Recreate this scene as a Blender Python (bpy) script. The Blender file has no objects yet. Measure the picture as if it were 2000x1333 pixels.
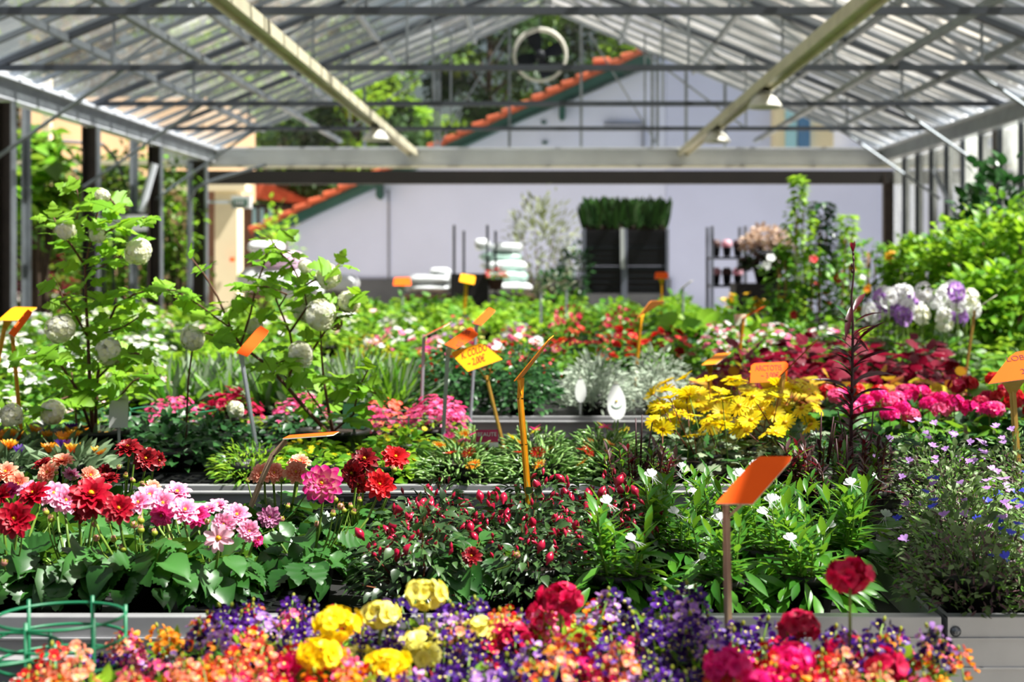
import bpy, math, random
import numpy as np
from mathutils import Vector, Matrix

# ---------------------------------------------------------------- camera, sky, sun, exposure
SC = bpy.context.scene
COL = SC.collection
FPX, CX, CY, EYE = 3000.0, 1070.0, 515.0, 1.35      # focal length in px of a 2000 px frame, vanishing point, eye height

def at(px, py, d):
    """world point seen at pixel (px, py) at distance d along the aisle axis"""
    return Vector(((px - CX) * d / FPX, d, EYE - (py - CY) * d / FPX))

def zat(py, d): return EYE - (py - CY) * d / FPX
def xat(px, d): return (px - CX) * d / FPX

cam_d = bpy.data.cameras.new('camera')
cam = bpy.data.objects.new('camera', cam_d)
COL.objects.link(cam)
cam.location = (0, 0, EYE)
cam.rotation_euler = (math.pi / 2, 0, 0)
cam_d.sensor_width = 36.0
cam_d.sensor_fit = 'HORIZONTAL'
cam_d.lens = FPX / 2000.0 * 36.0
cam_d.shift_x = (1000.0 - CX) / 2000.0
cam_d.shift_y = (CY - 666.5) / 2000.0
cam_d.clip_start = 0.05
cam_d.clip_end = 400
cam_d.dof.use_dof = True
cam_d.dof.focus_distance = 3.25
cam_d.dof.aperture_fstop = 4.3
cam_d.dof.aperture_blades = 7
SC.camera = cam

SUN_DIR = Vector((0.50, -0.10, 0.86)).normalized()   # from the scene towards the sun
world = bpy.data.worlds.new('sky')
SC.world = world
world.use_nodes = True
wn = world.node_tree
wn.nodes.clear()
wo = wn.nodes.new('ShaderNodeOutputWorld')
bg = wn.nodes.new('ShaderNodeBackground')
sky = wn.nodes.new('ShaderNodeTexSky')
sky.sky_type = 'NISHITA'
sky.sun_disc = False
sky.sun_elevation = math.asin(SUN_DIR.z)
sky.sun_rotation = math.atan2(SUN_DIR.x, SUN_DIR.y)
sky.air_density = 1.3
sky.dust_density = 3.5
sky.ozone_density = 1.0
bg.inputs['Strength'].default_value = 0.068
wn.links.new(sky.outputs[0], bg.inputs['Color'])
wn.links.new(bg.outputs[0], wo.inputs[0])

sun_d = bpy.data.lights.new('sun', 'SUN')
sun_d.energy = 14.0
sun_d.angle = math.radians(0.6)
sun_d.color = (1.0, 0.955, 0.88)
sun = bpy.data.objects.new('sun', sun_d)
COL.objects.link(sun)
sun.rotation_euler = SUN_DIR.to_track_quat('Z', 'Y').to_euler()
sun.location = (8, -4, 14)

SC.view_settings.view_transform = 'Standard'
SC.view_settings.look = 'None'
SC.view_settings.gamma = 1.0
SC.view_settings.exposure = 0.25
SC.view_settings.use_curve_mapping = False
SC.cycles.use_denoising = True
SC.cycles.max_bounces = 7
SC.cycles.diffuse_bounces = 3
SC.cycles.glossy_bounces = 3
SC.cycles.transmission_bounces = 4
SC.cycles.transparent_max_bounces = 16
SC.cycles.use_adaptive_sampling = True
SC.cycles.adaptive_threshold = 0.02
SC.cycles.caustics_reflective = False
SC.cycles.caustics_refractive = False
SC.cycles.sample_clamp_indirect = 4

rnd = random.Random(7)

# ---------------------------------------------------------------- materials
MATS = {}
MLIST = []

def _finish(name, m):
    MATS[name] = len(MLIST)
    MLIST.append(m)
    return len(MLIST) - 1

def srgb(c):
    if isinstance(c, str):
        c = [int(c[i:i + 2], 16) / 255 for i in (0, 2, 4)]
    return tuple((x / 12.92 if x <= .04045 else ((x + .055) / 1.055) ** 2.4) for x in c[:3]) + (1,)

def newmat(name):
    m = bpy.data.materials.new(name)
    m.use_nodes = True
    nt = m.node_tree
    nt.nodes.clear()
    out = nt.nodes.new('ShaderNodeOutputMaterial')
    return m, nt, out

def plain(name, col, rough=.6, metal=0.0, noise=0.0, nscale=8.0, bump=0.0, spec=.5, col2=None):
    m, nt, out = newmat(name)
    b = nt.nodes.new('ShaderNodeBsdfPrincipled')
    b.inputs['Roughness'].default_value = rough
    b.inputs['Metallic'].default_value = metal
    b.inputs['Specular IOR Level'].default_value = spec
    c = srgb(col)
    if noise > 0 or col2:
        tc = nt.nodes.new('ShaderNodeTexCoord')
        n = nt.nodes.new('ShaderNodeTexNoise')
        n.inputs['Scale'].default_value = nscale
        n.inputs['Detail'].default_value = 5
        nt.links.new(tc.outputs['Object'], n.inputs['Vector'])
        r = nt.nodes.new('ShaderNodeValToRGB')
        r.color_ramp.elements[0].position = .35
        r.color_ramp.elements[1].position = .65
        c2 = srgb(col2) if col2 else tuple(min(1, x * (1 + noise)) for x in c[:3]) + (1,)
        c1 = c if col2 else tuple(x * (1 - noise) for x in c[:3]) + (1,)
        r.color_ramp.elements[0].color = c1
        r.color_ramp.elements[1].color = c2
        nt.links.new(n.outputs['Fac'], r.inputs[0])
        nt.links.new(r.outputs[0], b.inputs['Base Color'])
        if bump:
            bp = nt.nodes.new('ShaderNodeBump')
            bp.inputs['Strength'].default_value = bump
            bp.inputs['Distance'].default_value = .01
            nt.links.new(n.outputs['Fac'], bp.inputs['Height'])
            nt.links.new(bp.outputs[0], b.inputs['Normal'])
    else:
        b.inputs['Base Color'].default_value = c
    nt.links.new(b.outputs[0], out.inputs[0])
    return _finish(name, m)

def organic(name, c0, c1, tip=None, trans=.35, rough=.45, spec=.4, tpos=(.0, 1.0), tcol=None):
    """leaf or petal: colour between c0 and c1 by the per-piece random 'r'; an optional second colour towards t = 1"""
    m, nt, out = newmat(name)
    L = nt.links.new
    ar = nt.nodes.new('ShaderNodeAttribute'); ar.attribute_name = 'r'
    mx = nt.nodes.new('ShaderNodeMix'); mx.data_type = 'RGBA'
    mx.inputs['A'].default_value = srgb(c0); mx.inputs['B'].default_value = srgb(c1)
    L(ar.outputs['Fac'], mx.inputs['Factor'])
    colour = mx.outputs['Result']
    if tip:
        at_ = nt.nodes.new('ShaderNodeAttribute'); at_.attribute_name = 't'
        mr = nt.nodes.new('ShaderNodeMapRange')
        mr.interpolation_type = 'SMOOTHSTEP'
        mr.inputs['From Min'].default_value = tpos[0]; mr.inputs['From Max'].default_value = tpos[1]
        L(at_.outputs['Fac'], mr.inputs['Value'])
        m2 = nt.nodes.new('ShaderNodeMix'); m2.data_type = 'RGBA'
        L(mr.outputs[0], m2.inputs['Factor']); L(colour, m2.inputs['A'])
        m2.inputs['B'].default_value = srgb(tip)
        colour = m2.outputs['Result']
    b = nt.nodes.new('ShaderNodeBsdfPrincipled')
    b.inputs['Roughness'].default_value = rough
    b.inputs['Specular IOR Level'].default_value = spec
    L(colour, b.inputs['Base Color'])
    t = nt.nodes.new('ShaderNodeBsdfTranslucent')
    if tcol:
        t.inputs['Color'].default_value = srgb(tcol)
    else:
        L(colour, t.inputs['Color'])
    ms = nt.nodes.new('ShaderNodeMixShader')
    ms.inputs[0].default_value = trans
    L(b.outputs[0], ms.inputs[1]); L(t.outputs[0], ms.inputs[2]); L(ms.outputs[0], out.inputs[0])
    return _finish(name, m)

def glassmat(name, tint, milk=.12, mcol='dfe4e2', gl=.06, nscale=1.5):
    m, nt, out = newmat(name)
    L = nt.links.new
    tr = nt.nodes.new('ShaderNodeBsdfTransparent'); tr.inputs[0].default_value = srgb(tint)
    g = nt.nodes.new('ShaderNodeBsdfGlossy'); g.inputs['Roughness'].default_value = gl
    fr = nt.nodes.new('ShaderNodeFresnel'); fr.inputs[0].default_value = 1.5
    a = nt.nodes.new('ShaderNodeMixShader'); L(fr.outputs[0], a.inputs[0]); L(tr.outputs[0], a.inputs[1]); L(g.outputs[0], a.inputs[2])
    d = nt.nodes.new('ShaderNodeBsdfDiffuse'); d.inputs[0].default_value = srgb(mcol)
    tl = nt.nodes.new('ShaderNodeBsdfTranslucent'); tl.inputs[0].default_value = srgb(mcol)
    dt = nt.nodes.new('ShaderNodeMixShader'); dt.inputs[0].default_value = .6; L(d.outputs[0], dt.inputs[1]); L(tl.outputs[0], dt.inputs[2])
    tc = nt.nodes.new('ShaderNodeTexCoord')
    n = nt.nodes.new('ShaderNodeTexNoise'); n.inputs['Scale'].default_value = nscale; n.inputs['Detail'].default_value = 4
    L(tc.outputs['Object'], n.inputs['Vector'])
    mr = nt.nodes.new('ShaderNodeMapRange')
    mr.inputs['From Min'].default_value = .35; mr.inputs['From Max'].default_value = .7
    mr.inputs['To Min'].default_value = milk * .3; mr.inputs['To Max'].default_value = milk * 1.8
    L(n.outputs['Fac'], mr.inputs['Value'])
    ar = nt.nodes.new('ShaderNodeAttribute'); ar.attribute_name = 'r'
    mu = nt.nodes.new('ShaderNodeMath'); mu.operation = 'MULTIPLY'; L(mr.outputs[0], mu.inputs[0])
    m2 = nt.nodes.new('ShaderNodeMath'); m2.operation = 'MULTIPLY_ADD'; L(ar.outputs['Fac'], m2.inputs[0]); m2.inputs[1].default_value = 1.7; m2.inputs[2].default_value = .15; L(m2.outputs[0], mu.inputs[1])
    mr = mu
    f = nt.nodes.new('ShaderNodeMixShader'); L(mr.outputs[0], f.inputs[0]); L(a.outputs[0], f.inputs[1]); L(dt.outputs[0], f.inputs[2])
    L(f.outputs[0], out.inputs[0])
    return _finish(name, m)

# ---------------------------------------------------------------- mesh building
class MB:
    """collects geometry and links it as ONE mesh; also usable as a template for further placing"""
    def __init__(s):
        s.V = []; s.T = []; s.R = []; s.Q = []; s.QM = []; s.F3 = []; s.FM = []; s.n = 0; s._c = None
    def raw(s, V, Q=None, F3=None, mat=0, t=None, r=None, QM=None, FM=None):
        V = np.asarray(V, float).reshape(-1, 3); k = len(V)
        s.V.append(V)
        s.T.append(np.zeros(k) if t is None else np.asarray(t, float))
        s.R.append(np.full(k, rnd.random()) if r is None else np.broadcast_to(np.asarray(r, float), (k,)).copy())
        if Q is not None and len(Q):
            Q = np.asarray(Q, int).reshape(-1, 4)
            s.Q.append(Q + s.n); s.QM.append(np.full(len(Q), mat) if QM is None else QM)
        if F3 is not None and len(F3):
            F3 = np.asarray(F3, int).reshape(-1, 3)
            s.F3.append(F3 + s.n); s.FM.append(np.full(len(F3), mat) if FM is None else FM)
        s.n += k; s._c = None
        return s
    def data(s):
        if s._c is None:
            z = lambda a, w: np.concatenate(a) if a else np.zeros((0, w) if w else (0,), int)
            s._c = (np.concatenate(s.V), np.concatenate(s.T), np.concatenate(s.R), z(s.Q, 4), z(s.QM, 0), z(s.F3, 3), z(s.FM, 0))
        return s._c
    def add(s, tpl, R, P, mat=None, r=None):
        """k copies of a template: R (k,3,3) columns = scaled axes, P (k,3)"""
        V, T, RR, Q, QM, F3, FM = tpl.data()
        R = np.asarray(R, float).reshape(-1, 3, 3); P = np.asarray(P, float).reshape(-1, 3)
        k, n = len(P), len(V)
        W = np.einsum('kij,nj->kni', R, V) + P[:, None, :]
        off = (np.arange(k) * n)[:, None, None]
        if r is None: rv = np.repeat(np.array([rnd.random() for _ in range(k)]), n)
        elif np.isscalar(r): rv = np.full(k * n, float(r))
        else: rv = np.repeat(np.asarray(r, float), n)
        q = (Q[None] + off).reshape(-1, 4) if len(Q) else None
        f = (F3[None] + off).reshape(-1, 3) if len(F3) else None
        qm = np.tile(QM, k) if mat is None else np.full(k * len(Q), mat)
        fm = np.tile(FM, k) if mat is None else np.full(k * len(F3), mat)
        return s.raw(W.reshape(-1, 3), q, f, t=np.tile(T, k), r=rv, QM=qm, FM=fm)
    def box(s, c, size, mat, R=None, r=None):
        x, y, z = [v / 2 for v in size]
        V = np.array([(-x, -y, -z), (x, -y, -z), (x, y, -z), (-x, y, -z), (-x, -y, z), (x, -y, z), (x, y, z), (-x, y, z)])
        if R is not None: V = V @ np.array(R).T
        return s.raw(V + np.array(c), [(0, 3, 2, 1), (4, 5, 6, 7), (0, 1, 5, 4), (1, 2, 6, 5), (2, 3, 7, 6), (3, 0, 4, 7)], mat=mat, r=r)
    def bar(s, a, b, w, h, mat, up=(0, 0, 1)):
        a, b = np.array(a, float), np.array(b, float)
        y = b - a; L = np.linalg.norm(y); y /= L
        x = np.cross(y, up); x /= np.linalg.norm(x); z = np.cross(x, y)
        return s.box((a + b) / 2, (w, L, h), mat, np.stack([x, y, z], 1))
    def tube(s, pts, rad, mat, sides=6, r=None, cap=True):
        pts = np.asarray(pts, float); k = len(pts)
        rad = np.broadcast_to(np.asarray(rad, float), (k,))
        tan = np.gradient(pts, axis=0); tan /= np.linalg.norm(tan, axis=1)[:, None] + 1e-12
        ref = np.array((0, 0, 1.)) if abs(tan[0][2]) < .9 else np.array((1., 0, 0))
        V = []
        for i in range(k):
            u = np.cross(tan[i], ref); u /= np.linalg.norm(u) + 1e-12; v = np.cross(tan[i], u)
            for j in range(sides):
                a = 2 * math.pi * j / sides
                V.append(pts[i] + rad[i] * (math.cos(a) * u + math.sin(a) * v))
        Q = [(i * sides + j, i * sides + (j + 1) % sides, (i + 1) * sides + (j + 1) % sides, (i + 1) * sides + j) for i in range(k - 1) for j in range(sides)]
        F = []
        if cap:
            for base, rev in ((0, 0), ((k - 1) * sides, 1)):
                for j in range(1, sides - 1):
                    F.append((base, base + j, base + j + 1) if rev else (base, base + j + 1, base + j))
        return s.raw(V, Q, F, mat=mat, t=np.repeat(np.linspace(0, 1, k), sides), r=r)
    def lathe(s, prof, mat, sides=16, c=(0, 0, 0), r=None, sx=1, sy=1):
        V = []; T = []
        for i, (ra, z) in enumerate(prof):
            for j in range(sides):
                a = 2 * math.pi * j / sides
                V.append((c[0] + sx * ra * math.cos(a), c[1] + sy * ra * math.sin(a), c[2] + z)); T.append(i / max(1, len(prof) - 1))
        Q = [(i * sides + j, i * sides + (j + 1) % sides, (i + 1) * sides + (j + 1) % sides, (i + 1) * sides + j) for i in range(len(prof) - 1) for j in range(sides)]
        return s.raw(V, Q, mat=mat, t=T, r=r)
    def mesh(s, name, smooth=True):
        V, T, RR, Q, QM, F3, FM = s.data()
        me = bpy.data.meshes.new(name)
        nq, nf = len(Q), len(F3)
        me.vertices.add(len(V)); me.vertices.foreach_set('co', V.astype(np.float32).ravel())
        me.loops.add(nq * 4 + nf * 3)
        me.loops.foreach_set('vertex_index', np.concatenate([Q.ravel(), F3.ravel()]).astype(np.int32))
        me.polygons.add(nq + nf)
        st = np.concatenate([np.arange(nq) * 4, nq * 4 + np.arange(nf) * 3]).astype(np.int32)
        me.polygons.foreach_set('loop_start', st)
        M = np.concatenate([QM, FM]).astype(int)
        used = sorted(set(M.tolist())); mp = {u: i for i, u in enumerate(used)}
        for u in used: me.materials.append(MLIST[u])
        me.polygons.foreach_set('material_index', np.array([mp[x] for x in M], np.int32))
        me.polygons.foreach_set('use_smooth', np.full(nq + nf, bool(smooth)))
        a = me.attributes.new('r', 'FLOAT', 'POINT'); a.data.foreach_set('value', RR.astype(np.float32))
        a = me.attributes.new('t', 'FLOAT', 'POINT'); a.data.foreach_set('value', T.astype(np.float32))
        me.update(calc_edges=True)
        me.validate()
        return me

def norm(a):
    a = np.asarray(a, float)
    return a / (np.linalg.norm(a, axis=-1, keepdims=True) + 1e-12)

def frames(dirs, ups, sl=1.0, sw=1.0, sz=None):
    """columns: X width, Y along dirs, Z near ups"""
    y = norm(dirs); ups = np.broadcast_to(np.asarray(ups, float), y.shape)
    x = norm(np.cross(y, ups)); z = np.cross(x, y)
    sl = np.broadcast_to(np.asarray(sl, float), (len(y),))[:, None]; sw = np.broadcast_to(np.asarray(sw, float), (len(y),))[:, None]
    sz = sl if sz is None else np.broadcast_to(np.asarray(sz, float), (len(y),))[:, None]
    return np.stack([x * sw, y * sl, z * sz], 2)

# ---------------------------------------------------------------- things, parts
def link(name, data, parent=None, loc=(0, 0, 0), rot=(0, 0, 0), scale=1.0):
    o = bpy.data.objects.new(name, data)
    COL.objects.link(o)
    if parent is not None: o.parent = parent
    o.location = loc; o.rotation_euler = rot
    o.scale = (scale,) * 3 if np.isscalar(scale) else scale
    return o

def tag(o, label=None, cat=None, group=None, kind=None):
    if label: o['label'] = label
    if cat: o['category'] = cat
    if group: o['group'] = group
    if kind: o['kind'] = kind
    return o

def thing(name, label, cat, loc=(0, 0, 0), rz=0.0, group=None, scale=1.0):
    return tag(link(name, None, None, loc, (0, 0, rz), scale), label, cat, group)

def part(name, mb, parent, label=None, smooth=True, **k):
    me = mb.mesh(name, smooth) if isinstance(mb, MB) else mb
    return tag(link(name, me, parent, **k), label)

def solo(name, mb, label, cat, group=None, smooth=False, **k):
    return tag(link(name, mb.mesh(name, smooth) if isinstance(mb, MB) else mb, None, **k), label, cat, group)

def struct(name, mb, parent=None, smooth=False, label=None, **k):
    o = link(name, mb.mesh(name, smooth) if isinstance(mb, MB) else mb, parent, **k)
    if parent is None: o['kind'] = 'structure'
    if label: o['label'] = label
    return o

def struct_root(name, label=None, loc=(0, 0, 0)):
    o = link(name, None, None, loc); o['kind'] = 'structure'
    if label: o['label'] = label
    return o

def place(proto, name, label, cat, loc, rz=0.0, group=None, scale=1.0):
    """proto: list of (part name, mesh, loc, rot, label, [sub-parts]); a copy of the thing with copies of all parts"""
    t = thing(name, label, cat, loc, rz, group, scale)
    for pn, me, l, ro, lab, subs in proto:
        p = tag(link(pn, me, t, l, ro), lab)
        for sn, sme, sl, sro, slab, _ in subs:
            tag(link(sn, sme, p, sl, sro), slab)
    return t

def P(name, mb, loc=(0, 0, 0), rot=(0, 0, 0), label=None, subs=(), smooth=True):
    return (name, mb.mesh(name, smooth) if isinstance(mb, MB) else mb, loc, rot, label, list(subs))

ORD = ['', '1st', '2nd', '3rd'] + [f'{i}th' for i in range(4, 21)] + ['21st', '22nd', '23rd'] + [f'{i}th' for i in range(24, 31)] + ['31st', '32nd', '33rd'] + [f'{i}th' for i in range(34, 60)]
# ---------------------------------------------------------------- the materials of the place
plain('galvanised', '8d949a', .42, .75, .12, 6)
plain('galv_dark', '4a4f57', .5, .5, .12, 6)
plain('post_brown', '3d342e', .6, .1, .2, 6)
plain('aluminium', 'b8b8bb', .36, .35, .06, 14)
plain('aluminium_profile', 'e6ebf6', .25, .1, .06, 3)
plain('dark_beam', '17120f', .55, 0, .2, 4)
plain('lamp_strip', 'cfc9ae', .5, .1, .1, 5)
plain('lamp_white', 'e9e6da', .45)
plain('lamp_grey', '8e8f88', .5, .3)
plain('dark_metal', '20242c', .5, .3)
plain('fan_blade', '141a26', .4, .4)
plain('concrete', '8c8880', .85, 0, .15, 1.2, .2)
plain('paving', 'a39f96', .85, 0, .15, .6, .2)
plain('soil', '2a1d14', .95, 0, .4, 60, .4)
plain('pot_black', '0c0c0a', .5, 0, .2, 20)
plain('pot_brown', '4a2c20', .6, 0, .2, 20)
plain('pot_green', '1d3327', .6)
plain('tray_black', '121314', .38, 0, .3, 30, spec=.6)
plain('bench_mat', '0f0f0e', .8, 0, .3, 20)
plain('house_wall', 'd2daf8', .9, 0, .03, .8)  # white wall, with the lavender-blue of its shade put into the base colour
plain('house_wall_dimmed', 'c8d0f2', .9, 0, .03, .8)  # same wall, colour darkened to offset the brighter light falling on it
plain('plinth', '5d6066', .9, 0, .15, 2)
plain('green_board', '0f4a44', .5, 0, .08, 3)
plain('roof_tile', 'bd5a38', .8, 0, .22, 5, .2)
plain('beige_wall', 'c3a17c', .9, 0, .06, 1.0)
plain('cream_wall', 'e8d9b8', .9, 0, .05, 1.0)
plain('brown_wood', '6b4c38', .7, 0, .15, 6)
plain('exit_green', '1f5b45', .5)
plain('white_paint', 'e9e9ea', .5)
plain('window_blue', '4f7fb0', .12, .1, spec=.8)
plain('window_pale', 'a9dcec', .12, .1, spec=.8)
plain('label_orange', 'ff5e06', .75, 0, .03, 12, spec=.2)
plain('label_yellow', 'fba60e', .75, 0, .03, 12, spec=.2)
plain('label_amber', 'f28a10', .42, 0, .03, 12)
plain('label_edge', 'e9e2cf', .5)
plain('stake_white', 'b9bcc6', .45)
plain('stake_beige', 'b59a80', .55, 0, .1, 30)
plain('stake_yellow', 'e5a30f', .45, 0, .1, 30)
plain('stake_ochre', 'c9a24e', .5, 0, .1, 30)
plain('ink_red', '7a1406', .7)
plain('ink_dark', '52201a', .7)
plain('card_magenta', 'a51f4d', .35)
plain('card_white', 'c9cac8', .5)
plain('card_green', '3b6a4a', .4)
plain('card_pale', 'cfd6c0', .4)
plain('drop_white', 'e4e8e4', .4)
plain('smile_green', '2f6b45', .5)
plain('wire_green', '1c7a52', .4)
plain('bag_white', 'e6eaec', .4, 0, .05, 3)
plain('bag_mint', 'bfe0d4', .4, 0, .05, 3)
plain('bag_pink', 'd9b3cf', .4, 0, .05, 3)
plain('bark', '4a3b2d', .9, 0, .25, 8, .4)
plain('twig', '5e3b2c', .75, 0, .2, 30)
plain('stem_dark_red', '3a0f18', .55)
plain('cane', 'a9794f', .7, 0, .15, 20)
plain('crate_dark', '1a1216', .6)
plain('crate_red', '9e1c3c', .5)
plain('trolley_grey', '8b90a2', .45, .4)
plain('screw', '6f7278', .3, .9)
glassmat('roof_glass', 'eef1f2', .13, 'e0dfda', nscale=.9)
glassmat('clear_glass', 'eef3f4', .04)
glassmat('side_glass', 'e8efee', .3, 'dfe6e2')

organic('stem', '5b7a2a', '7b9a3c', trans=.1)
organic('stem_red', '6b2a2c', '7c4a2e', trans=.1)
organic('l_dahlia', '1f4d18', '3f7230', trans=.2, rough=.38, spec=.5, tcol='6fa02c')
organic('l_mid', '3f7f20', '74a532', trans=.35, tcol='86b62e')
organic('l_bright', '6fa31e', 'a3c93a', trans=.42, tcol='a9cf3a')
organic('l_dark', '1f4a22', '3a6b32', trans=.2, rough=.35, spec=.55)
organic('l_viburnum', '66a31f', '98c83a', trans=.45, rough=.5, tcol='a6d22f')
organic('l_fuchsia', '1e361a', '4a6c36', trans=.2, rough=.36, spec=.55)
organic('l_grey', '6f8467', '95a585', trans=.2, rough=.6)
organic('l_silver', '9fb09a', 'c9d3c0', trans=.25, rough=.7)
organic('l_gazania', '54704c', '7f9570', trans=.2, rough=.45)
organic('l_lobelia', '46602c', '839a62', trans=.2, rough=.5)
organic('l_brown', '412630', '664a48', trans=.2)
organic('l_burgundy', '540a22', '8a1834', trans=.3, rough=.4, tcol='a01838')
organic('l_darkred', '2a0c14', '561524', trans=.25, rough=.35, spec=.5, tcol='8a1c2a')
organic('l_yellow', 'b7b02a', 'dccb3c', trans=.4)
organic('l_coleus', 'd2b42a', 'a2552a', tip='7c1830', tpos=(.5, 1.), trans=.3)
organic('l_delosperma', '58883c', '93b766', trans=.2, rough=.3, spec=.6)
organic('l_lance', '265c18', '558f2a', trans=.3, rough=.35, spec=.5, tcol='8abf30')
organic('l_tree', '3a5c22', '6b8a35', trans=.35, rough=.5, tcol='93b338')
organic('l_tree_dark', '24401f', '43602f', trans=.25, rough=.5)
organic('l_tree_brown', '5c4a2f', '77683c', trans=.3, rough=.6)
organic('l_olive', '7f8a62', 'a3aa80', trans=.25, rough=.6)
organic('l_rosemary', '2f5a2a', '4d7c35', trans=.25)
organic('l_pinkish', 'c0a08c', 'dcc0a4', trans=.3)

organic('p_pink', 'f06aa6', 'f58cc0', tip='fbc3dc', tpos=(.5, 1.), trans=.35)
organic('p_pinkdeep', 'd8247c', 'ee4a9c', trans=.35)
organic('p_pinkwhite', 'fbdfb8', 'f8c8c0', tip='e2228c', tpos=(.35, .92), trans=.35)
organic('p_palepink', 'f7b9cc', 'fbd2dc', trans=.35)
organic('p_crimson', '9c0420', 'c4082e', trans=.3)
organic('p_darkred', '6e0612', '98101c', trans=.25)
organic('p_red', 'c8101c', 'e8242a', trans=.3)
organic('p_magentared', 'b0083c', 'dc1454', trans=.3)
organic('p_magenta', 'e8127c', 'fb2a98', trans=.35)
organic('p_salmon', 'f27c5e', 'f99a7c', tip='fbb89c', tpos=(.5, 1), trans=.35)
organic('p_striped', 'e8a8cc', 'a84c84', trans=.35)
organic('p_orange', 'f28a14', 'f8a824', trans=.35)
organic('p_orange_stripe', 'e8500e', 'fb8c14', tip='ffc23a', tpos=(.3, .9), trans=.35)
organic('p_yellow', 'f8d400', 'fff028', trans=.35)
organic('p_paleyellow', 'f6e858', 'fbf48c', trans=.15)
organic('p_cream', 'fbfbdc', 'ffffff', trans=.4, rough=.7)
organic('p_snow', 'fcfcda', 'ffffff', trans=.5, rough=.7)
organic('p_brownish', '9a8a50', '7a6a3a', trans=.3)
organic('p_white', 'f2f2f4', 'ffffff', trans=.35)
organic('p_purple', '42167c', '6a2aac', trans=.35)
organic('p_purple_dark', '240a4c', '3a1070', trans=.35)
organic('p_lilac', 'b07ad0', 'cfa0e6', trans=.35)
organic('p_blue', '2a30c0', '4a56e8', trans=.35)
organic('p_coral', 'f2604a', 'f8866a', trans=.35)
organic('p_pinkbud', 'd81c50', 'f03c6c', trans=.3, rough=.3, spec=.6)
organic('p_fuchsiabud', 'a80a34', 'd0204c', trans=.22, rough=.25, spec=.65)
organic('p_hotpink', 'f0468c', 'fa78ac', trans=.35)
organic('p_budgreen', '8a9a2e', 'b0b43c', trans=.25)
organic('p_center', 'd89a10', 'f2c41c', trans=.2)
organic('p_budpink', 'c8a07a', 'd87c8a', trans=.25)
M = MATS
# ---------------------------------------------------------------- ground
g = MB(); g.box((0, 10, -.05), (16, 28, .1), M['concrete']); struct('floor', g)
g = MB(); g.raw([(-90, -30, -.06), (90, -30, -.06), (90, 120, -.06), (-90, 120, -.06)], [(0, 1, 2, 3)], mat=M['paving']); struct('outdoor_ground', g)

# ---------------------------------------------------------------- greenhouse
HW, ZG, ZR, Y0, YE = 4.85, 3.02, 5.05, -2.0, 22.2
SL = (ZR - ZG) / HW
def roofz(x): return ZR - SL * abs(x)
nb = 41
for side, nm in ((-1, 'left'), (1, 'right')):
    root = struct_root(f'ceiling_{nm}', f'glazed {nm} roof slope of the greenhouse', (0, 0, 0))
    ys = np.linspace(Y0, YE, nb)
    for i in range(nb - 1):
        if ys[i + 1] < 1.5 and i % 2: pass
        p = MB()
        for k in range(3):                      # three lapped panes up the slope
            u0, u1 = k / 3, (k + 1) / 3 + .012
            xa, xb = side * HW * (1 - u0), side * HW * (1 - min(u1, 1))
            dz = .012 * (2 - k)
            p.raw([(xa, ys[i] + .01, ZG + (ZR - ZG) * u0 + dz), (xa, ys[i + 1] - .01, ZG + (ZR - ZG) * u0 + dz),
                   (xb, ys[i + 1] - .01, ZG + (ZR - ZG) * min(u1, 1) + dz), (xb, ys[i] + .01, ZG + (ZR - ZG) * min(u1, 1) + dz)], [(0, 1, 2, 3)], mat=M['roof_glass'])
        struct('glass_strip', p, root)
    for i in range(nb):
        b = MB()
        b.bar((side * HW, ys[i], ZG - .01), (0, ys[i], ZR - .01), .042, .05, M['galvanised'], up=(0, 1, 0))
        struct('glazing_bar', b, root)
    for x in (1.05, 2.1, 3.13, 4.1):
        b = MB(); b.bar((side * x, Y0, roofz(x) - .06), (side * x, YE, roofz(x) - .06), .05, .06, M['galvanised'])
        struct('purlin', b, root)
b = MB(); b.bar((0, Y0, ZR + .02), (0, YE, ZR + .02), .12, .08, M['galvanised']); struct('ridge_beam', b)

for side, nm in ((-1, 'left'), (1, 'right')):           # gutters: sheet channel on an I-shaped beam
    b = MB()
    x = side * HW
    b.box((x, (Y0 + YE) / 2, ZG - .03), (.26, YE - Y0, .03), M['aluminium_profile'])
    b.box((x + side * .12, (Y0 + YE) / 2, ZG + .03), (.02, YE - Y0, .12), M['aluminium_profile'])
    b.box((x - side * .07, (Y0 + YE) / 2, ZG - .12), (.02, YE - Y0, .16), M['galvanised'])
    b.box((x, (Y0 + YE) / 2, ZG - .205), (.16, YE - Y0, .02), M['aluminium_profile'])
    struct('gutter_beam', b, label=f'long {nm} gutter beam of the greenhouse')

# trusses
TR = [1.2, 4.2, 7.15, 10.15, 13.1, 16.05, 19.0]
for y in TR:
    root = struct_root('roof_truss', loc=(0, y, 0))
    b = MB(); b.bar((-HW, 0, ZG), (HW, 0, ZG), .05, .05, M['galv_dark']); struct('tie_bar', b, root)
    for s in (-1, 1):
        b = MB(); b.bar((s * HW, 0, ZG - .04), (0, 0, ZR - .12), .05, .08, M['galv_dark'], up=(0, 1, 0)); struct('rafter', b, root)
        for a, c in (((2.45, 0, ZG), (2.45, 0, roofz(2.45) - .1)), ((2.45, 0, ZG), (0, 0, ZR - .2)), ((3.7, 0, ZG), (2.45, 0, roofz(2.45) - .1)), ((3.7, 0, ZG), (3.7, 0, roofz(3.7) - .1)), ((1.2, 0, ZG), (1.2, 0, roofz(1.2) - .35))):
            b = MB(); b.bar((s * a[0], 0, a[2]), (s * c[0], 0, c[2]), .022, .022, M['galvanised'], up=(0, 1, 0)); struct('web_bar', b, root)
        b = MB(); b.tube([(s * (HW + .0), 0, 2.15), (s * (HW - 1.25), 0, ZG)], .018, M['galvanised'], 6); struct('knee_brace', b, root)

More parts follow.
